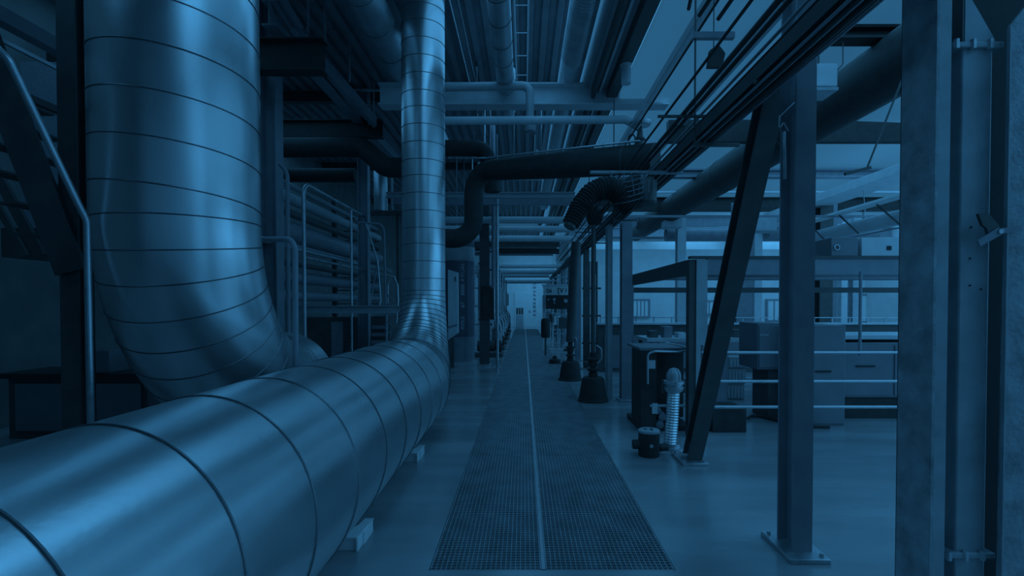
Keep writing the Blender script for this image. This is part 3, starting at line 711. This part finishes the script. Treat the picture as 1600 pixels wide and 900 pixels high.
# ------------------------------------------------------------------ right-hand hall: guard rail and frame
t_ = thing('guard_rail', (2.9, 5.6, 0), 'three-bar pale guard rail right of the brace, in front of the dark cabinets', 'railing')
for py in (551, 596, 636):
    z = at(1250, py, 5.6).z
    MB().cyl((1.95, 5.6, z), (5.2, 5.6, z), .017, 12).build('rail_bar', M['rail'], t_)
for x in (1.97, 5.1): MB().cyl((x, 5.62, 0), (x, 5.62, 1.15), .02, 10).build('post', M['steel'], t_)
pz = at(1344, 425, 5.7).z
MB().cyl((at(1344, 500, 5.62).x, 5.62, at(1344, 555, 5.62).z), (at(1344, 500, 5.62).x, 5.62, pz), .016, 10).build('drop_post', M['steel'], t_)
FY0, FY1, FX = 6.1, 10.0, 2.03
ft = at(1200, 404, FY0).z; fb = at(1200, 441, FY0).z
t_ = thing('enclosure_frame', (2.1, 6.1, 0), 'steel canopy frame over the right-hand machines with a pale corner post', 'frame')
MB().box(FX + .03, FX + .16, FY0, FY0 + .16, 0, ft - .01).build('corner_post', M['mid'], t_)
MB().box(FX - .05, FX + .03, FY0 + .02, FY0 + .14, 0, ft - .01).build('dark_post_face', M['dark'], t_)
MB().box(FX + .16, 7.5, FY0, FY0 + .06, fb + .09, ft).build('fascia_board', M['steel'], t_)
MB().box(FX - .05, 7.5, FY0 - .02, FY0 + .08, ft, ft + .03).build('top_edge', M['dark'], t_)
MB().box(FX - .02, FX + .04, FY0 + .16, FY1, fb + .09, ft).build('side_fascia', M['dark'], t_)
for k in range(5): MB().box(FX + .04, 7.5, FY0 + .8 + .7 * k, FY0 + .86 + .7 * k, ft - .05, ft).build('roof_slat', M['cab'], t_)
b_ = thing('roof_unit', (4.3, 6.3, ft + .03), 'pale flat box with dark square openings standing on the canopy edge at the right', 'box')
MB().box(4.02, 4.68, 6.1, 6.5, ft + .03, ft + .25).build('housing', M['light'], b_, bevel=.006)
for x in (4.32, 4.5): MB().box(x, x + .05, 6.09, 6.10, ft + .10, ft + .15).build('opening', M['ink'], b_)
b_ = thing('dark_roof_unit', (3.8, 6.3, ft + .03), 'small dark box beside the pale box on the canopy edge', 'box')
MB().box(3.66, 3.98, 6.1, 6.45, ft + .03, ft + .25).build('housing', M['cab'], b_, bevel=.006)
MB().ring((3.72, 6.09, ft + .13), (0, 1, 0), .03, .008, 18, 6).build('ring_handle', M['rail'], b_)
for k, (y, z) in enumerate(((6.9, .12), (7.8, .10), (8.9, .09))): MB().cyl((FX + .05, y, ft - z), (7.4, y, ft - z), .04, 12).build('tube_rail', M['steel'], t_)
MB().box(FX, FX + .1, FY1 - .1, FY1, 0, ft - .03).build('rear_post', M['steel'], t_)
MB().box(FX, 7.5, FY1 - .08, FY1, fb - .04, fb + .06).build('rear_rail', M['dark'], t_)
# low wall with pale ledge
t_ = thing('low_partition', (5, 12, 0), 'long low dark partition with a pale ledge across the right-hand hall', 'partition')
zl = at(1100, 507, 12).z
MB().box(1.75, 11, 12, 12.12, 0, zl).build('wall_body', M['dark'], t_)
MB().box(1.72, 11.02, 11.9, 12.2, zl, zl + .04).build('ledge', M['light'], t_)
for k in range(7): MB().box(1.9 + 1.3 * k, 3.0 + 1.3 * k, 11.98, 12, .1, zl - .25).build('panel', M['cab'], t_)
g = MB()
for k in range(22): g.box(1.8 + .42 * k, 1.82 + .42 * k, 12.05, 12.07, zl + .04, zl + .16)
g.box(1.8, 11, 12.05, 12.07, zl + .15, zl + .17)
g.build('glazing_rail', M['rail'], t_)
# back wall windows and pilasters seen above the ledge
for k, (a, b) in enumerate(((720, 800), (991, 1015), (1017, 1050), (1110, 1142), (1205, 1213), (1215, 1260), (1350, 1402), (1290, 1300))):
    pass
wn = 0
for (xa, xb, pa, pb) in ((990, 1013, 470, 494), (1098, 1140, 472, 490), (1200, 1240, 470, 500), (1345, 1398, 462, 502)):
    wn += 1
    p, q = at(xa, pb, 23.9), at(xb, pa, 23.9)
    o = struct(f'window_{wn}', MB().box(p.x, q.x, 23.94, 23.98, p.z, q.z), M['window'])
    g = MB().box(p.x - .08, p.x, 23.88, 24, p.z - .08, q.z + .08).box(q.x, q.x + .08, 23.88, 24, p.z - .08, q.z + .08).box(p.x, q.x, 23.88, 24, q.z, q.z + .08).box(p.x, q.x, 23.88, 24, p.z - .08, p.z)
    for m in range(1, 4): xx = p.x + (q.x - p.x) * m / 4; g.box(xx - .02, xx + .02, 23.9, 23.96, p.z, q.z)
    fr = g.build('window_frame', M['steel'], o)
for k, (px, w, m, y) in enumerate(((1063, .28, 'light', 17), (1158, .45, 'steel', 15), (1182, .25, 'light', 17), (1285, .35, 'dark', 14), (1300, .16, 'steel', 14.5), (1318, .4, 'light', 19), (1335, .3, 'mid', 18))):
    x = at(px, 480, y).x
    hcol('hall_column', x, y, 4.6, w, w, f'{ {"light": "pale", "steel": "grey", "dark": "black", "mid": "mid-grey"}[m]} column behind the low partition, {ORD[k]} from the left', M[m], None, 'y', bolts=False)
# pale beams high across the hall
for k, (py, y, h, m, lab) in enumerate(((338, 12.4, .05, 'steel', 'thin grey tube crossing the right-hand hall under the bright ceiling panels'), (384, 20, .3, 'white', 'broad white beam crossing the far end of the right-hand hall'), (372, 18.5, .07, 'steel', 'thin dark rail just above the broad white beam'), (425, 21, .4, 'white', 'white band beam low on the back wall'), (300, 14.6, .05, 'rail', 'slim pale tube crossing under the deep dark roof beam'))):
    z = at(1200, py, y).z
    tag(MB().bar((1.95 if k != 1 else 2.0, y, z), (15.5, y, z), .12 if h > .1 else h, h).build('hall_cross_beam', M[m], base=(2, y, z)), lab, 'beam')
# suspended ducts far in the hall
for k, (px, py, y, r, L, lab) in enumerate(((1040, 367, 17.5, .22, 5.5, 'grey horizontal duct hung far under the right-hand roof, left piece'), (1200, 362, 16.8, .2, 3.6, 'grey horizontal duct hung far under the right-hand roof, right piece'))):
    p = at(px, py, y)
    o = pipe('hall_duct', [p, p + V((L, 0, 0))], r, 'steel', lab, n=20, cat='duct')
    for dx in (.5, L - .5): MB().cyl(p + V((dx, 0, 0)), (p.x + dx, p.y, 5.0), .015, 8).build('hanger_rod', M['dark'], o)
p = at(1040, 350, 16)
tag(MB().box(p.x, p.x + .55, 16, 16.5, p.z - .1, p.z + .22).build('roof_heater', M['mid'], bevel=.02), 'pale heater box hung in the far right roof space', 'heater')
p = at(1195, 350, 14.5)
tag(MB().box(p.x - .3, p.x + .35, 14.5, 15, p.z - .2, p.z + .2).build('roof_heater', M['mid'], bevel=.02), 'grey heater box hung beside the foreground column', 'heater')
g = thing('panel_truss', (8, 8, 3.2), 'white pipe in a light truss running back at the upper right', 'truss')
tx = 7.9; tz = 3.42
MB().tube([(tx, 8.5, tz), (tx, 13.9, tz)], .16, 20).build('pipe', M['light'], g)
MB().bar((tx - .4, 8.5, tz + .33), (tx - .4, 13.9, tz + .33), .3, .05).build('cover_strip', M['white'], g)
MB().bar((tx, 8.5, tz - .22), (tx, 13.9, tz - .22), .03, .03).build('lower_chord', M['rail'], g)
for y in (9.2, 10.5, 11.8, 13.1): MB().cyl((tx - .2, y, tz - .2), (tx - .35, y + .5, tz + .32), .02, 8).build('strut', M['dark'], g)
p = at(1290, 118, 6.0)
t_ = thing('hanging_box', p, 'white box hung from the roof beside the foreground column, with a pale tray below', 'box')
MB().box(p.x - .2, p.x + .14, 6, 6.3, p.z - .12, p.z + .14).build('housing', M['light'], t_, bevel=.008)
MB().box(p.x - .2, p.x + .14, 5.98, 6.3, p.z - .175, p.z - .14).build('tray', M['mid'], t_)
t_.location = p; MB().cyl((p.x, 6.15, p.z + .14), (p.x, 6.15, 5.0), .012, 8).build('hanger_rod', M['dark'], t_)
pipe('hanger_wire', [at(1317, 52, 6.3), at(1317, 100, 6.3), at(1306, 112, 6.3), at(1306, 140, 6.2)], .007, 'dark', 'thin bent wire hanging beside the white roof box', .02, 8, 'wire')
pipe('hanger_wire', [at(1477, -46, 5.2), at(1355, 262, 5.2)], .010, 'dark', 'long slanting black wire in front of the black roof duct', .02, 8, 'wire')
tag(MB().bar(at(1320, 272, 5.2), at(1360, 262, 5.2), .03, .03).build('wire_cleat', M['dark']), 'short dark cleat at the foot of the slanting wire', 'cleat')
pipe('hanger_wire', [V((7.93, 12, 4.25)), V((8.0, 12, 3.55))], .008, 'rail', 'thin pale wire dropping to the white truss', .02, 8, 'wire')
t_ = thing('spring_hanger', at(1226, 245, 3.15), 'coiled spring cord hooked on the foreground column', 'cord')
p0, p1 = at(1225, 205, 3.16), at(1226, 280, 3.16)
hx = [p0.lerp(p1, k / 220) + V((.008 * math.cos(k * .9), .008 * math.sin(k * .9), 0)) for k in range(221)]
MB().tube(hx, .0028, 5).build('coil', M['rail'], t_)
MB().tube(fillet([at(1241, 160, 3.18), at(1218, 182, 3.16), at(1216, 205, 3.16), at(1224, 190, 3.16), at(1232, 205, 3.16)], .01, 3), .004, 6).build('hook', M['rail'], t_)

# ------------------------------------------------------------------ machines behind the rail
def cabinet(name, x0, x1, y0, y1, z0, z1, m, lab, seams=0, handle=True, base=None, cat='cabinet'):
    t = thing(name, ((x0 + x1) / 2, (y0 + y1) / 2, 0), lab, cat)
    zb = z0
    if base: MB().box(x0 + .03, x1 - .03, y0 + .03, y1, z0, z0 + base).build('plinth', M['black'], t); zb = z0 + base
    MB().box(x0, x1, y0, y1, zb, z1).build('body', M[m], t, bevel=.008)
    n = max(1, seams)
    for k in range(n):
        a = x0 + (x1 - x0) * k / n; b = x0 + (x1 - x0) * (k + 1) / n
        dd = MB().box(a + .02, b - .02, y0 - .015, y0, zb + .03, z1 - .03).build('door', M[m], t, bevel=.004)
        if handle: MB().box(a + (b - a) * .4, a + (b - a) * .7, y0 - .035, y0 - .015, (zb + z1) / 2 + .05, (zb + z1) / 2 + .07).build('handle', M['ink'], dd)
    return t
cabinet('machine_cabinet', 3.55, 4.22, 6.7, 7.5, 0, 1.32, 'cab', 'tall dark cabinet behind the guard rail, just right of the foreground column', base=None)
cabinet('machine_cabinet', 4.26, 6.0, 7.1, 8.2, 0, 1.06, 'cab', 'wide dark machine cabinet with a black plinth at the right behind the guard rail', 2, base=.3)
tag(MB().box(4.3, 6.3, 7.2, 8.1, 1.10, 1.16).build('table_slab', M['light'], bevel=.006), 'pale slab lying on top of the wide dark machine cabinet', 'slab')
mc_ = cabinet('machine_cabinet', 3.2, 3.53, 7.0, 7.6, .7, 1.34, 'cab', 'dark raised cabinet with tiny pale marks left of the foreground column', handle=False)
for k in range(3): MB().box(3.235 + .04 * k, 3.262 + .04 * k, 6.978, 6.986, 1.17, 1.185).build('pale_mark', M['light'], mc_)
tag(MB().box(3.38, 3.52, 7.05, 7.55, 0, .7).build('cabinet_pedestal', M['dark'], bevel=.01), 'dark pedestal under the raised cabinet left of the foreground column', 'pedestal')
cabinet('machine_cabinet', 2.64, 2.92, 7.3, 7.9, 0, 1.1, 'steel', 'mid-grey upright cabinet just right of the pale corner post', base=.08)
tag(MB().box(2.35, 2.78, 6.35, 6.8, 0, .30).build('black_floor_box', M['black'], bevel=.012), 'low black box on the floor under the guard rail beside the brace', 'box')
t_ = thing('work_table', (3.4, 9, 0), 'pale machine table with boxes on it seen above the guard rail', 'table')
MB().box(2.15, 4.6, 8.9, 9.8, .94, 1.0).build('table_top', M['light'], t_)
for x in (2.2, 4.5):
    for y in (8.95, 9.72): MB().box(x, x + .06, y, y + .06, 0, .94).build('leg', M['dark'], t_)
MB().box(2.2, 4.5, 8.97, 9.0, .25, .29).build('stretcher', M['mid'], t_)
random.seed(11)
for k in range(9):
    x = 2.25 + .25 * k; h = (.12, .2, .09, .16, .22, .1, .14, .18, .08)[k]; w = .15
    m = ('dark', 'steel', 'light', 'dark', 'cab', 'light', 'dark', 'mid', 'cab')[k]
    tag(MB().box(x, x + w, 9.1, 9.35, 1.0, 1.0 + h).build('parts_box', M[m], bevel=.006), f'small {dict(dark="dark", steel="grey", light="pale", cab="charcoal", mid="light grey")[m]} parts box on the machine table, {ORD[k]} from the left', 'box', 'parts boxes on the machine table')
for k, (x, z, s) in enumerate(((3.42, .26, .26), (3.44, .52, .2), (3.40, 0, .26))):
    t_ = thing('stacked_bin', (x, 8.7, z), f'pale ribbed bin seen between the rail bars, {["middle", "top", "bottom"][k]} of its stack', 'bin', 'bins between the cabinets')
    MB().box(x, x + .30, 8.55, 8.85, z, z + s - .004).build('body', M['mid'], t_, bevel=.01)
    g = MB()
    for j in range(5): g.box(x + .02 + .055 * j, x + .05 + .055 * j, 8.535, 8.55, z + .03, z + s - .05)
    g.build('rib', M['light'], t_)
t_ = thing('floor_stand', (4.2, 8.64, 0), 'pale panel on crossed dark legs seen low between the rail bars', 'stand')
MB().box(3.88, 4.5, 8.62, 8.66, .1, .62).build('panel', M['light'], t_)
MB().cyl((4.15, 8.6, 0), (3.95, 8.6, .64), .02, 8).build('leg', M['black'], t_); MB().cyl((4.4, 8.6, .42), (4.0, 8.6, .46), .02, 8).build('brace', M['black'], t_)
MB().cyl((4.4, 8.64, 0), (4.4, 8.64, .12), .02, 8).build('leg', M['black'], t_)
pipe('floor_hose', [(2.7, 7.2, .03), (3.0, 6.9, .03), (3.3, 7.3, .03), (3.55, 6.55, .03), (3.9, 6.5, .03)], .02, 'black', 'thin black hose lying on the floor behind the guard rail', .15, 10, 'hose')

# pump machine with dome valve
PX = at(1045, 600, 6.4)
t_ = thing('pump_skid', (1.75, 6.6, 0), 'dark pump machine with control panels and pipe rails behind the brace foot', 'machine')
xa, xb, xc = at(1000, 600, 6.4).x, at(1021, 600, 6.4).x, at(1082, 600, 6.4).x
MB().box(xa, xb + .04, 6.4, 6.9, .05, 1.02).build('control_column', M['black'], t_, bevel=.01)
MB().box(xb, xc, 6.75, 7.2, .1, 1.0).build('housing', M['black'], t_, bevel=.012)
MB().box(xa, xc, 6.4, 7.2, 1.02, 1.05).build('top_plate', M['cab'], t_)
MB().box(xb - .06, xb + .02, 6.385, 6.40, at(1019, 576, 6.39).z, at(1019, 563, 6.39).z).build('indicator_panel', M['light'], t_)
MB().box(xb - .02, xb + .05, 6.38, 6.40, at(1019, 646, 6.4).z, at(1019, 630, 6.4).z).build('name_plate', M['light'], t_)
MB().tube(fillet([at(1012, 600, 6.35), at(1012, 552, 6.35), at(1024, 549, 6.35), at(1060, 550, 6.35), at(1081, 546, 6.35)], .08, 5), .014, 8).build('hand_rail', M['rail'], t_)
MB().tube([at(1040, 535, 6.37), at(1082, 546, 6.37)], .01, 8).build('stay_bar', M['rail'], t_)
MB().box(xa, xc, 6.42, 7.2, 0, .06).build('skid_base', M['black'], t_)
MB().cyl(at(1078, 548, 6.45), at(1074, 695, 6.45), .012, 8).build('thin_post', M['rail'], t_)
MB().cyl(at(1015, 634, 6.4), at(1080, 634, 6.5), .018, 10).build('cross_tube', M['mid'], t_)
for k, (a, b) in enumerate(((1026, 640), (1034, 650), (1030, 662))): MB().lathe(at(a, b, 6.45), [(.01, -.05), (.05, -.04), (.05, .04), (.01, .05)], 14, (0, 1, .2)).build('gauge', M['steel'], t_)
vb = V((at(1050, 700, 5.62).x, 5.62, 0))
t_ = thing('dome_valve', vb, 'corrugated silver stand pipe topped with a flange and clear dome, left of the brace', 'valve')
hz = at(1051, 607, 5.62).z
q, sx = resample([vb + V((-.02, 0, .06)), vb + V((.0, 0, hz * .5)), vb + V((.015, 0, hz))], .005)
MB().tube(q, [.068 + .004 * math.sin(s * 2 * math.pi / .03) for s in sx], 24).build('ribbed_pipe', M['galv'], t_)
MB().lathe(vb, [(.03, 0), (.13, 0), (.13, .03), (.085, .035), (.085, .07), (.03, .07)], 28).build('floor_flange', M['zinc'], t_)
tp = q[-1]
MB().lathe(tp, [(.03, -.03), (.09, -.03), (.11, 0), (.11, .025), (.095, .03), (.095, .05), (.115, .055), (.115, .085), (.08, .09), (.03, .09)], 28).build('top_flange', M['zinc'], t_)
dm = MB().lathe(tp + V((0, 0, .09)), [(.075, 0), (.078, .05), (.068, .09), (.045, .12), (.02, .133), (.001, .135)], 24).build('dome', M['dome'], t_)
g = MB()
for k in range(6):
    a = 2 * math.pi * k / 6; ca, sa = math.cos(a), math.sin(a)
    g.tube([tp + V((ca * r, sa * r, .09 + z)) for r, z in ((.079, 0), (.082, .05), (.071, .092), (.047, .124), (.0, .138))], .003, 5)
g.build('dome_rib', M['zinc'], dm)
for a in (-1, 1): MB().cyl(tp + V((a * .12, 0, -.05)), tp + V((a * .12, 0, .1)), .012, 8).build('clamp_bolt', M['dark'], t_)
dr = V((at(1015, 690, 5.35).x, 5.38, 0))
t_ = thing('floor_drum', dr, 'small black drum with a pale lid standing on the floor left of the dome valve', 'drum')
MB().lathe(dr, [(.03, 0), (.105, 0), (.11, .02), (.11, .25), (.03, .255)], 28).build('body', M['black'], t_)
lid = MB().lathe(dr, [(.03, .25), (.112, .25), (.112, .272), (.10, .28), (.03, .28)], 28).build('lid', M['mid'], t_)
for a, b in ((-.04, 0), (.03, .02), (.02, -.04)): MB().cyl(dr + V((a, b, .278)), dr + V((a, b, .284)), .016, 10).build('lid_hole', M['ink'], lid)
MB().cyl(dr + V((-.17, 0, .12)), dr + V((-.1, 0, .12)), .05, 14).build('side_coupling', M['black'], t_)
MB().cyl(dr + V((.1, 0, .08)), dr + V((.2, .05, .08)), .04, 14).build('outlet', M['black'], t_)
MB().cyl(dr + V((0, -.115, .13)), dr + V((0, -.10, .13)), .02, 10).build('tap', M['zinc'], t_)

# ------------------------------------------------------------------ weighted bases with poles along the walkway
def pot(x, y, s, lab, pole_r, pole_top, tilt=0):
    t = thing('weighted_pole_base', (x, y, 0), lab, 'base')
    MB().lathe((x, y, 0), [(.05, 0), (.255 * s, 0), (.255 * s, .025), (.235 * s, .04), (.185 * s, .35), (.17 * s, .385), (.14 * s, .40), (.05, .40)], 4 * 8).build('bucket', M['black'], t)
    MB().lathe((x, y, 0), [(.03, .4), (.075, .4), (.075, .46), (.05, .48), (.095, .5), (.095, .53), (.05, .55), (.07, .6), (.07, .66), (.1, .68), (.1, .7), (.05, .72), (.05, .8), (.03, .8)], 16).build('valve_stack', M['black'], t)
    MB().cyl((x, y, .8), (x + tilt, y, pole_top), pole_r, 14).build('pole', M['dark'], t)
    MB().tube(fillet([(x + .06, y - .05, .62), (x + .13, y - .05, .7), (x + .13, y - .05, .86), (x + .05, y - .03, .92)], .04, 4), .014, 8).build('side_tube', M['zinc'], t)
    MB().cyl((x - .14, y, .63), (x + .0, y, .63), .03, 12).build('valve_port', M['dark'], t)
    return t
pot(1.15, 8.45, 1.0, 'black bucket-shaped pole base beside the walkway, nearest of the two', .035, 2.9)
pot(.99, 10.8, 1.0, 'black bucket-shaped pole base beside the walkway, further of the two', .10, 2.9, .12)
tag(MB().box(1.42, 1.50, 8.62, 8.9, 0, 2.94).build('pale_flat_post', M['mid'], bevel=.004), 'pale flat post standing just left of the tray-carrying column', 'post')
pipe('drop_rod', [(at(928, 380, 8.8).x, 8.8, 3.19), (at(928, 428, 8.8).x, 8.8, at(933, 428, 8.8).z)], .035, 'black', 'short black tube dropping from the cable tray', n=12)
# posts under the tray further down
for k, (y, x, w) in enumerate(((12.6, 1.54, .13), (14.5, 1.54, .16), (16.8, 1.54, .14), (20, 1.54, .16), (24.5, 1.54, .16))):
    hcol('tray_post', x, y, 2.95, w, w, f'dark post carrying the cable tray along the right of the walkway, {ORD[k]} one back', M['dark' if k % 2 == 0 else 'steel'], (.24, .24), 'y', bolts=False)
t_ = thing('pipe_cluster', (1.75, 12.5, 0), 'bundle of slim vertical pipes behind the nearer pole bases', 'pipes')
for k in range(6): MB().cyl((1.55 + .07 * k, 13.2 + .1 * (k % 2), 0), (1.55 + .07 * k, 13.2 + .1 * (k % 2), 2.7), .016 + .006 * (k % 3), 8).build('pipe', M[('rail', 'steel', 'dark')[k % 3]], t_)
for z in (.6, 1.3, 2.0): MB().bar((1.5, 13.1, z), (1.98, 13.1, z), .03, .05).build('clamp_bar', M['dark'], t_)
# sign gantry
t_ = thing('sign_frame', (1.2, 17.6, 0), 'white frame with painted characters right of the far door', 'sign')
sa, sb = at(849, 450, 17.6), at(894, 450, 17.6)
MB().box(sa.x, sb.x, 17.6, 17.66, at(870, 461, 17.6).z, at(870, 447, 17.6).z).build('sign_board', M['white'], t_)
MB().box(sa.x - .05, sb.x, 17.58, 17.68, at(870, 447, 17.6).z, at(870, 444.5, 17.6).z).build('top_rail', M['light'], t_)
MB().box(sa.x - .03, sa.x + .08, 17.6, 17.68, 0, at(870, 461, 17.6).z).build('post', M['light'], t_)
MB().box(sb.x - .08, sb.x, 17.62, 17.68, 0, at(870, 461, 17.6).z).build('post', M['light'], t_)
text('06', at(858, 454.5, 17.59), (R(90), 0, 0), .2, M['ink'], t_)
text('[V', at(876, 454, 17.59), (R(90), 0, 0), .24, M['ink'], t_)
text('I J', at(887.5, 454, 17.59), (R(90), 0, 0), .24, M['ink'], t_)
t_ = thing('gauge_panel', (1.2, 17.4, 1.4), 'black gauge panel with small pale dials below the white sign frame', 'panel')
a, b = at(853, 483, 17.4), at(894, 461, 17.4)
MB().box(a.x, b.x, 17.42, 17.56, a.z, b.z).build('board', M['black'], t_, bevel=.01)
for px, py, r in ((866, 468, .05), (884, 470, .07), (857, 468, .03), (866, 473, .03)):
    p = at(px, py, 17.42); MB().cyl(p + V((0, -.02, 0)), p + V((0, .01, 0)), r, 16).build('dial', M['mid'], t_)
p = at(852.5, 512, 16.0)
t_ = thing('black_sandbag_post', (p.x, 16, 0), 'upright black padded cylinder at the right edge of the far walkway', 'bollard')
MB().lathe((p.x, 16, at(852, 528, 16).z), [(.03, 0), (.13, .01), (.145, .08), (.145, .52), (.12, .6), (.03, .62)], 20).build('padding', M['black'], t_)
MB().cyl((p.x, 16, 0), (p.x, 16, at(852, 528, 16).z + .02), .03, 10).build('foot', M['dark'], t_)
tag(MB().lathe((at(867, 550, 13.8).x, 13.8, 0), [(.02, 0), (.16, 0), (.15, .1), (.06, .14), (.05, .2), (.02, .2)], 18).build('floor_socket', M['black']), 'low black floor socket beside the walkway beyond the pole bases', 'socket')

# ------------------------------------------------------------------ far end of the aisle
o = struct('door_1', MB().box(at(804, 480, 36.4).x, at(836, 480, 36.4).x, 36.4, 36.5, 0, at(820, 457, 36.4).z), M['white'])
MB().box(at(827, 480, 36.3).x, at(827, 480, 36.3).x + .05, 36.33, 36.4, 1.0, 1.15).build('door_handle', M['dark'], o)
mk = MB()
for k in range(9): mk.box(at(833, 480, 36.3).x, at(833, 480, 36.3).x + .18, 36.38, 36.40, .75 + .28 * k, .75 + .28 * k + random.uniform(.08, .2))
mk.build('painted_mark', M['steel'], o)
random.seed(21)
cols = ['light', 'mid', 'steel', 'dark', 'rail']
for k, (py, y) in enumerate(((344, 13.2), (358, 14.6), (373, 16.4), (388, 18.5), (395, 21), (416, 24.5), (425, 26.5), (431, 28.5), (440, 31))):
    z = at(830, py, y).z
    xr = (1.15, 1.35, 1.6, 1.2, 1.2, 2.1, 2.1, 1.43, 2.1)[k]
    pipe('aisle_cross_pipe', [(-2.6, y, z), (xr, y, z)], (.09, .095, .10, .06, .12, .1, .12, .1, .12)[k], ('light', 'light', 'light', 'dark', 'steel', 'light', 'light', 'light', 'light')[k], f'{("pale", "pale", "pale", "dark", "grey", "pale", "pale", "pale", "pale")[k]} pipe crossing above the far walkway, {ORD[k]} one back', n=14)
for k, (y, py) in enumerate(((14.6, 358), (16.4, 373), (21, 395), (28.5, 431))):
    z = at(830, py, y).z
    tag(MB().cyl((-1.9, y, z + .09), (-1.9, y, 6.2), .014, 8).build('pipe_hanger', M['steel']), f'thin hanger rod above a cross pipe left of the far walkway, {ORD[k]} one back', 'rod')
for k, (py, y, h, m) in enumerate(((305, 12.0, .12, 'mid'), (312, 12.6, .26, 'steel'), (393, 17.2, .16, 'dark'), (381, 17, .2, 'dark'))):
    z = at(830, py, y).z
    tag(MB().hbeam((-3.2, y, z), (1.2, y, z), .16, h).build('aisle_cross_beam', M[m]), f'{["light grey", "mid-grey", "lower black", "upper black"][k]} beam crossing the aisle far beyond the main cross beam', 'beam')
for k, y in enumerate((13.6, 18, 22.5, 27)):
    t_ = thing('aisle_light', (.0, y, 4.0), f'pale batten lamp hung over the far walkway, {ORD[k]} one back', 'lamp')
    zl = 4.35 if k else 4.9
    MB().box(-.9, .5, y, y + .14, zl, zl + .09).build('housing', M['white'], t_, bevel=.01)
    MB().cyl((-.7, y + .07, zl + .09), (-.7, y + .07, 6.2), .01, 6).build('hanger_rod', M['steel'], t_)
    MB().cyl((.3, y + .07, zl + .09), (.3, y + .07, 6.2), .01, 6).build('hanger_rod', M['steel'], t_)
# pumps and manifolds along the left of the far aisle
for k, y in enumerate((15.6, 18.0, 20.6, 23.4, 26.5, 30)):
    x = -1.02 - .02 * k
    t_ = thing('pump_set', (x, y, 0), f'pump with bent pipework on the left of the far walkway, {ORD[k]} one back', 'pump')
    MB().box(x - .5, x + .38, y - .3, y + .3, 0, .1).build('plinth', M['dark'], t_)
    MB().lathe((x - .1, y, .32), [(.02, -.3), (.16, -.28), (.18, 0), (.16, .25), (.02, .3)], 18, (1, 0, 0)).build('motor', M['dark'], t_)
    MB().lathe((x + .26, y, .32), [(.02, -.1), (.17, -.09), (.2, 0), (.17, .09), (.02, .1)], 18, (1, 0, 0)).build('pump_head', M['black'], t_)
    MB().tube(fillet([(x + .3, y, .45), (x + .1, y - .1, 1.3), (x - .3, y - .1, 1.35), (x - .3, y - .1, 2.6)], .15, 6), .06, 12).build('delivery_pipe', M['mid'], t_)
    MB().tube(fillet([(x + .33, y + .1, .4), (x + .3, y + .1, 1.0), (x + .1, y + .15, 1.2), (x + .1, y + .15, 3.0)], .15, 6), .04, 12).build('suction_pipe', M['rail'], t_)
    MB().ring((x + .12, y - .12, 1.0), (1, -.3, 0), .12, .015, 18, 6).build('handwheel', M['rail'], t_)
    MB().box(x - .25, x + .25, y + .2, y + .32, 1.5, 2.2).build('switch_box', M['light' if k % 2 else 'mid'], t_, bevel=.01)
for k, y in enumerate((16.9, 21.9, 28)):
    XR = .35
    t_ = thing('instrument_rack', (-1.5, y, 0), f'open rack of pale instruments left of the far walkway, {ORD[k]} one back', 'rack')
    MB().box(XR - 2.3, XR - 2.24, y, y + .06, 0, 3.4).box(XR - 1.46, XR - 1.4, y, y + .06, 0, 3.4).build('upright', M['light'], t_)
    g = MB()
    for z in (.9, 1.5, 2.1, 2.7, 3.3): g.box(XR - 2.3, XR - 1.4, y, y + .05, z, z + .05)
    g.build('shelf_bar', M['mid'], t_)
    for j in range(8):
        z = (.98, 1.58, 2.18, 2.78)[j // 2]; x0 = XR - 2.2 + .4 * (j % 2)
        MB().box(x0, x0 + .26, y - .08, y + .05, z, z + .3 + .1 * (j % 3)).build('instrument', M[('light', 'steel', 'white', 'dark')[j % 4]], t_, bevel=.01)
for k, y in enumerate((19, 22, 26, 31)):
    t_ = thing('valve_rack', (1.6, y, 0), f'rack of slim pipes and boxes right of the far walkway, {ORD[k]} one back', 'rack')
    for j in range(5): MB().cyl((1.25 + .16 * j, y, 0), (1.25 + .16 * j, y, 2.7), .02, 8).build('pipe', M[('rail', 'dark', 'light')[j % 3]], t_)
    for z in (.5, 1.2, 1.9, 2.6): MB().bar((1.15, y, z), (2.0, y, z), .04, .05).build('cross_bar', M['mid'], t_)
    MB().box(1.3, 1.75, y - .12, y - .03, .7, 1.1).build('control_box', M['light' if k % 2 else 'dark'], t_, bevel=.01)
tag(MB().box(at(806, 497, 34).x, at(818, 497, 34).x, 34, 34.4, 0, .9).build('tool_trolley', M['mid'], bevel=.02), 'small pale trolley standing in front of the far white door', 'trolley')
for k in range(3):
    p = at(808 + 4 * k, 496, 33.98); tag(MB().cyl((p.x, 34.2, .9), (p.x, 34.2, 1.35), .07, 10).build('gas_bottle', M['dark']), f'dark bottle on the trolley at the far door, {ORD[k]} from the left', 'bottle', 'bottles on the far trolley')
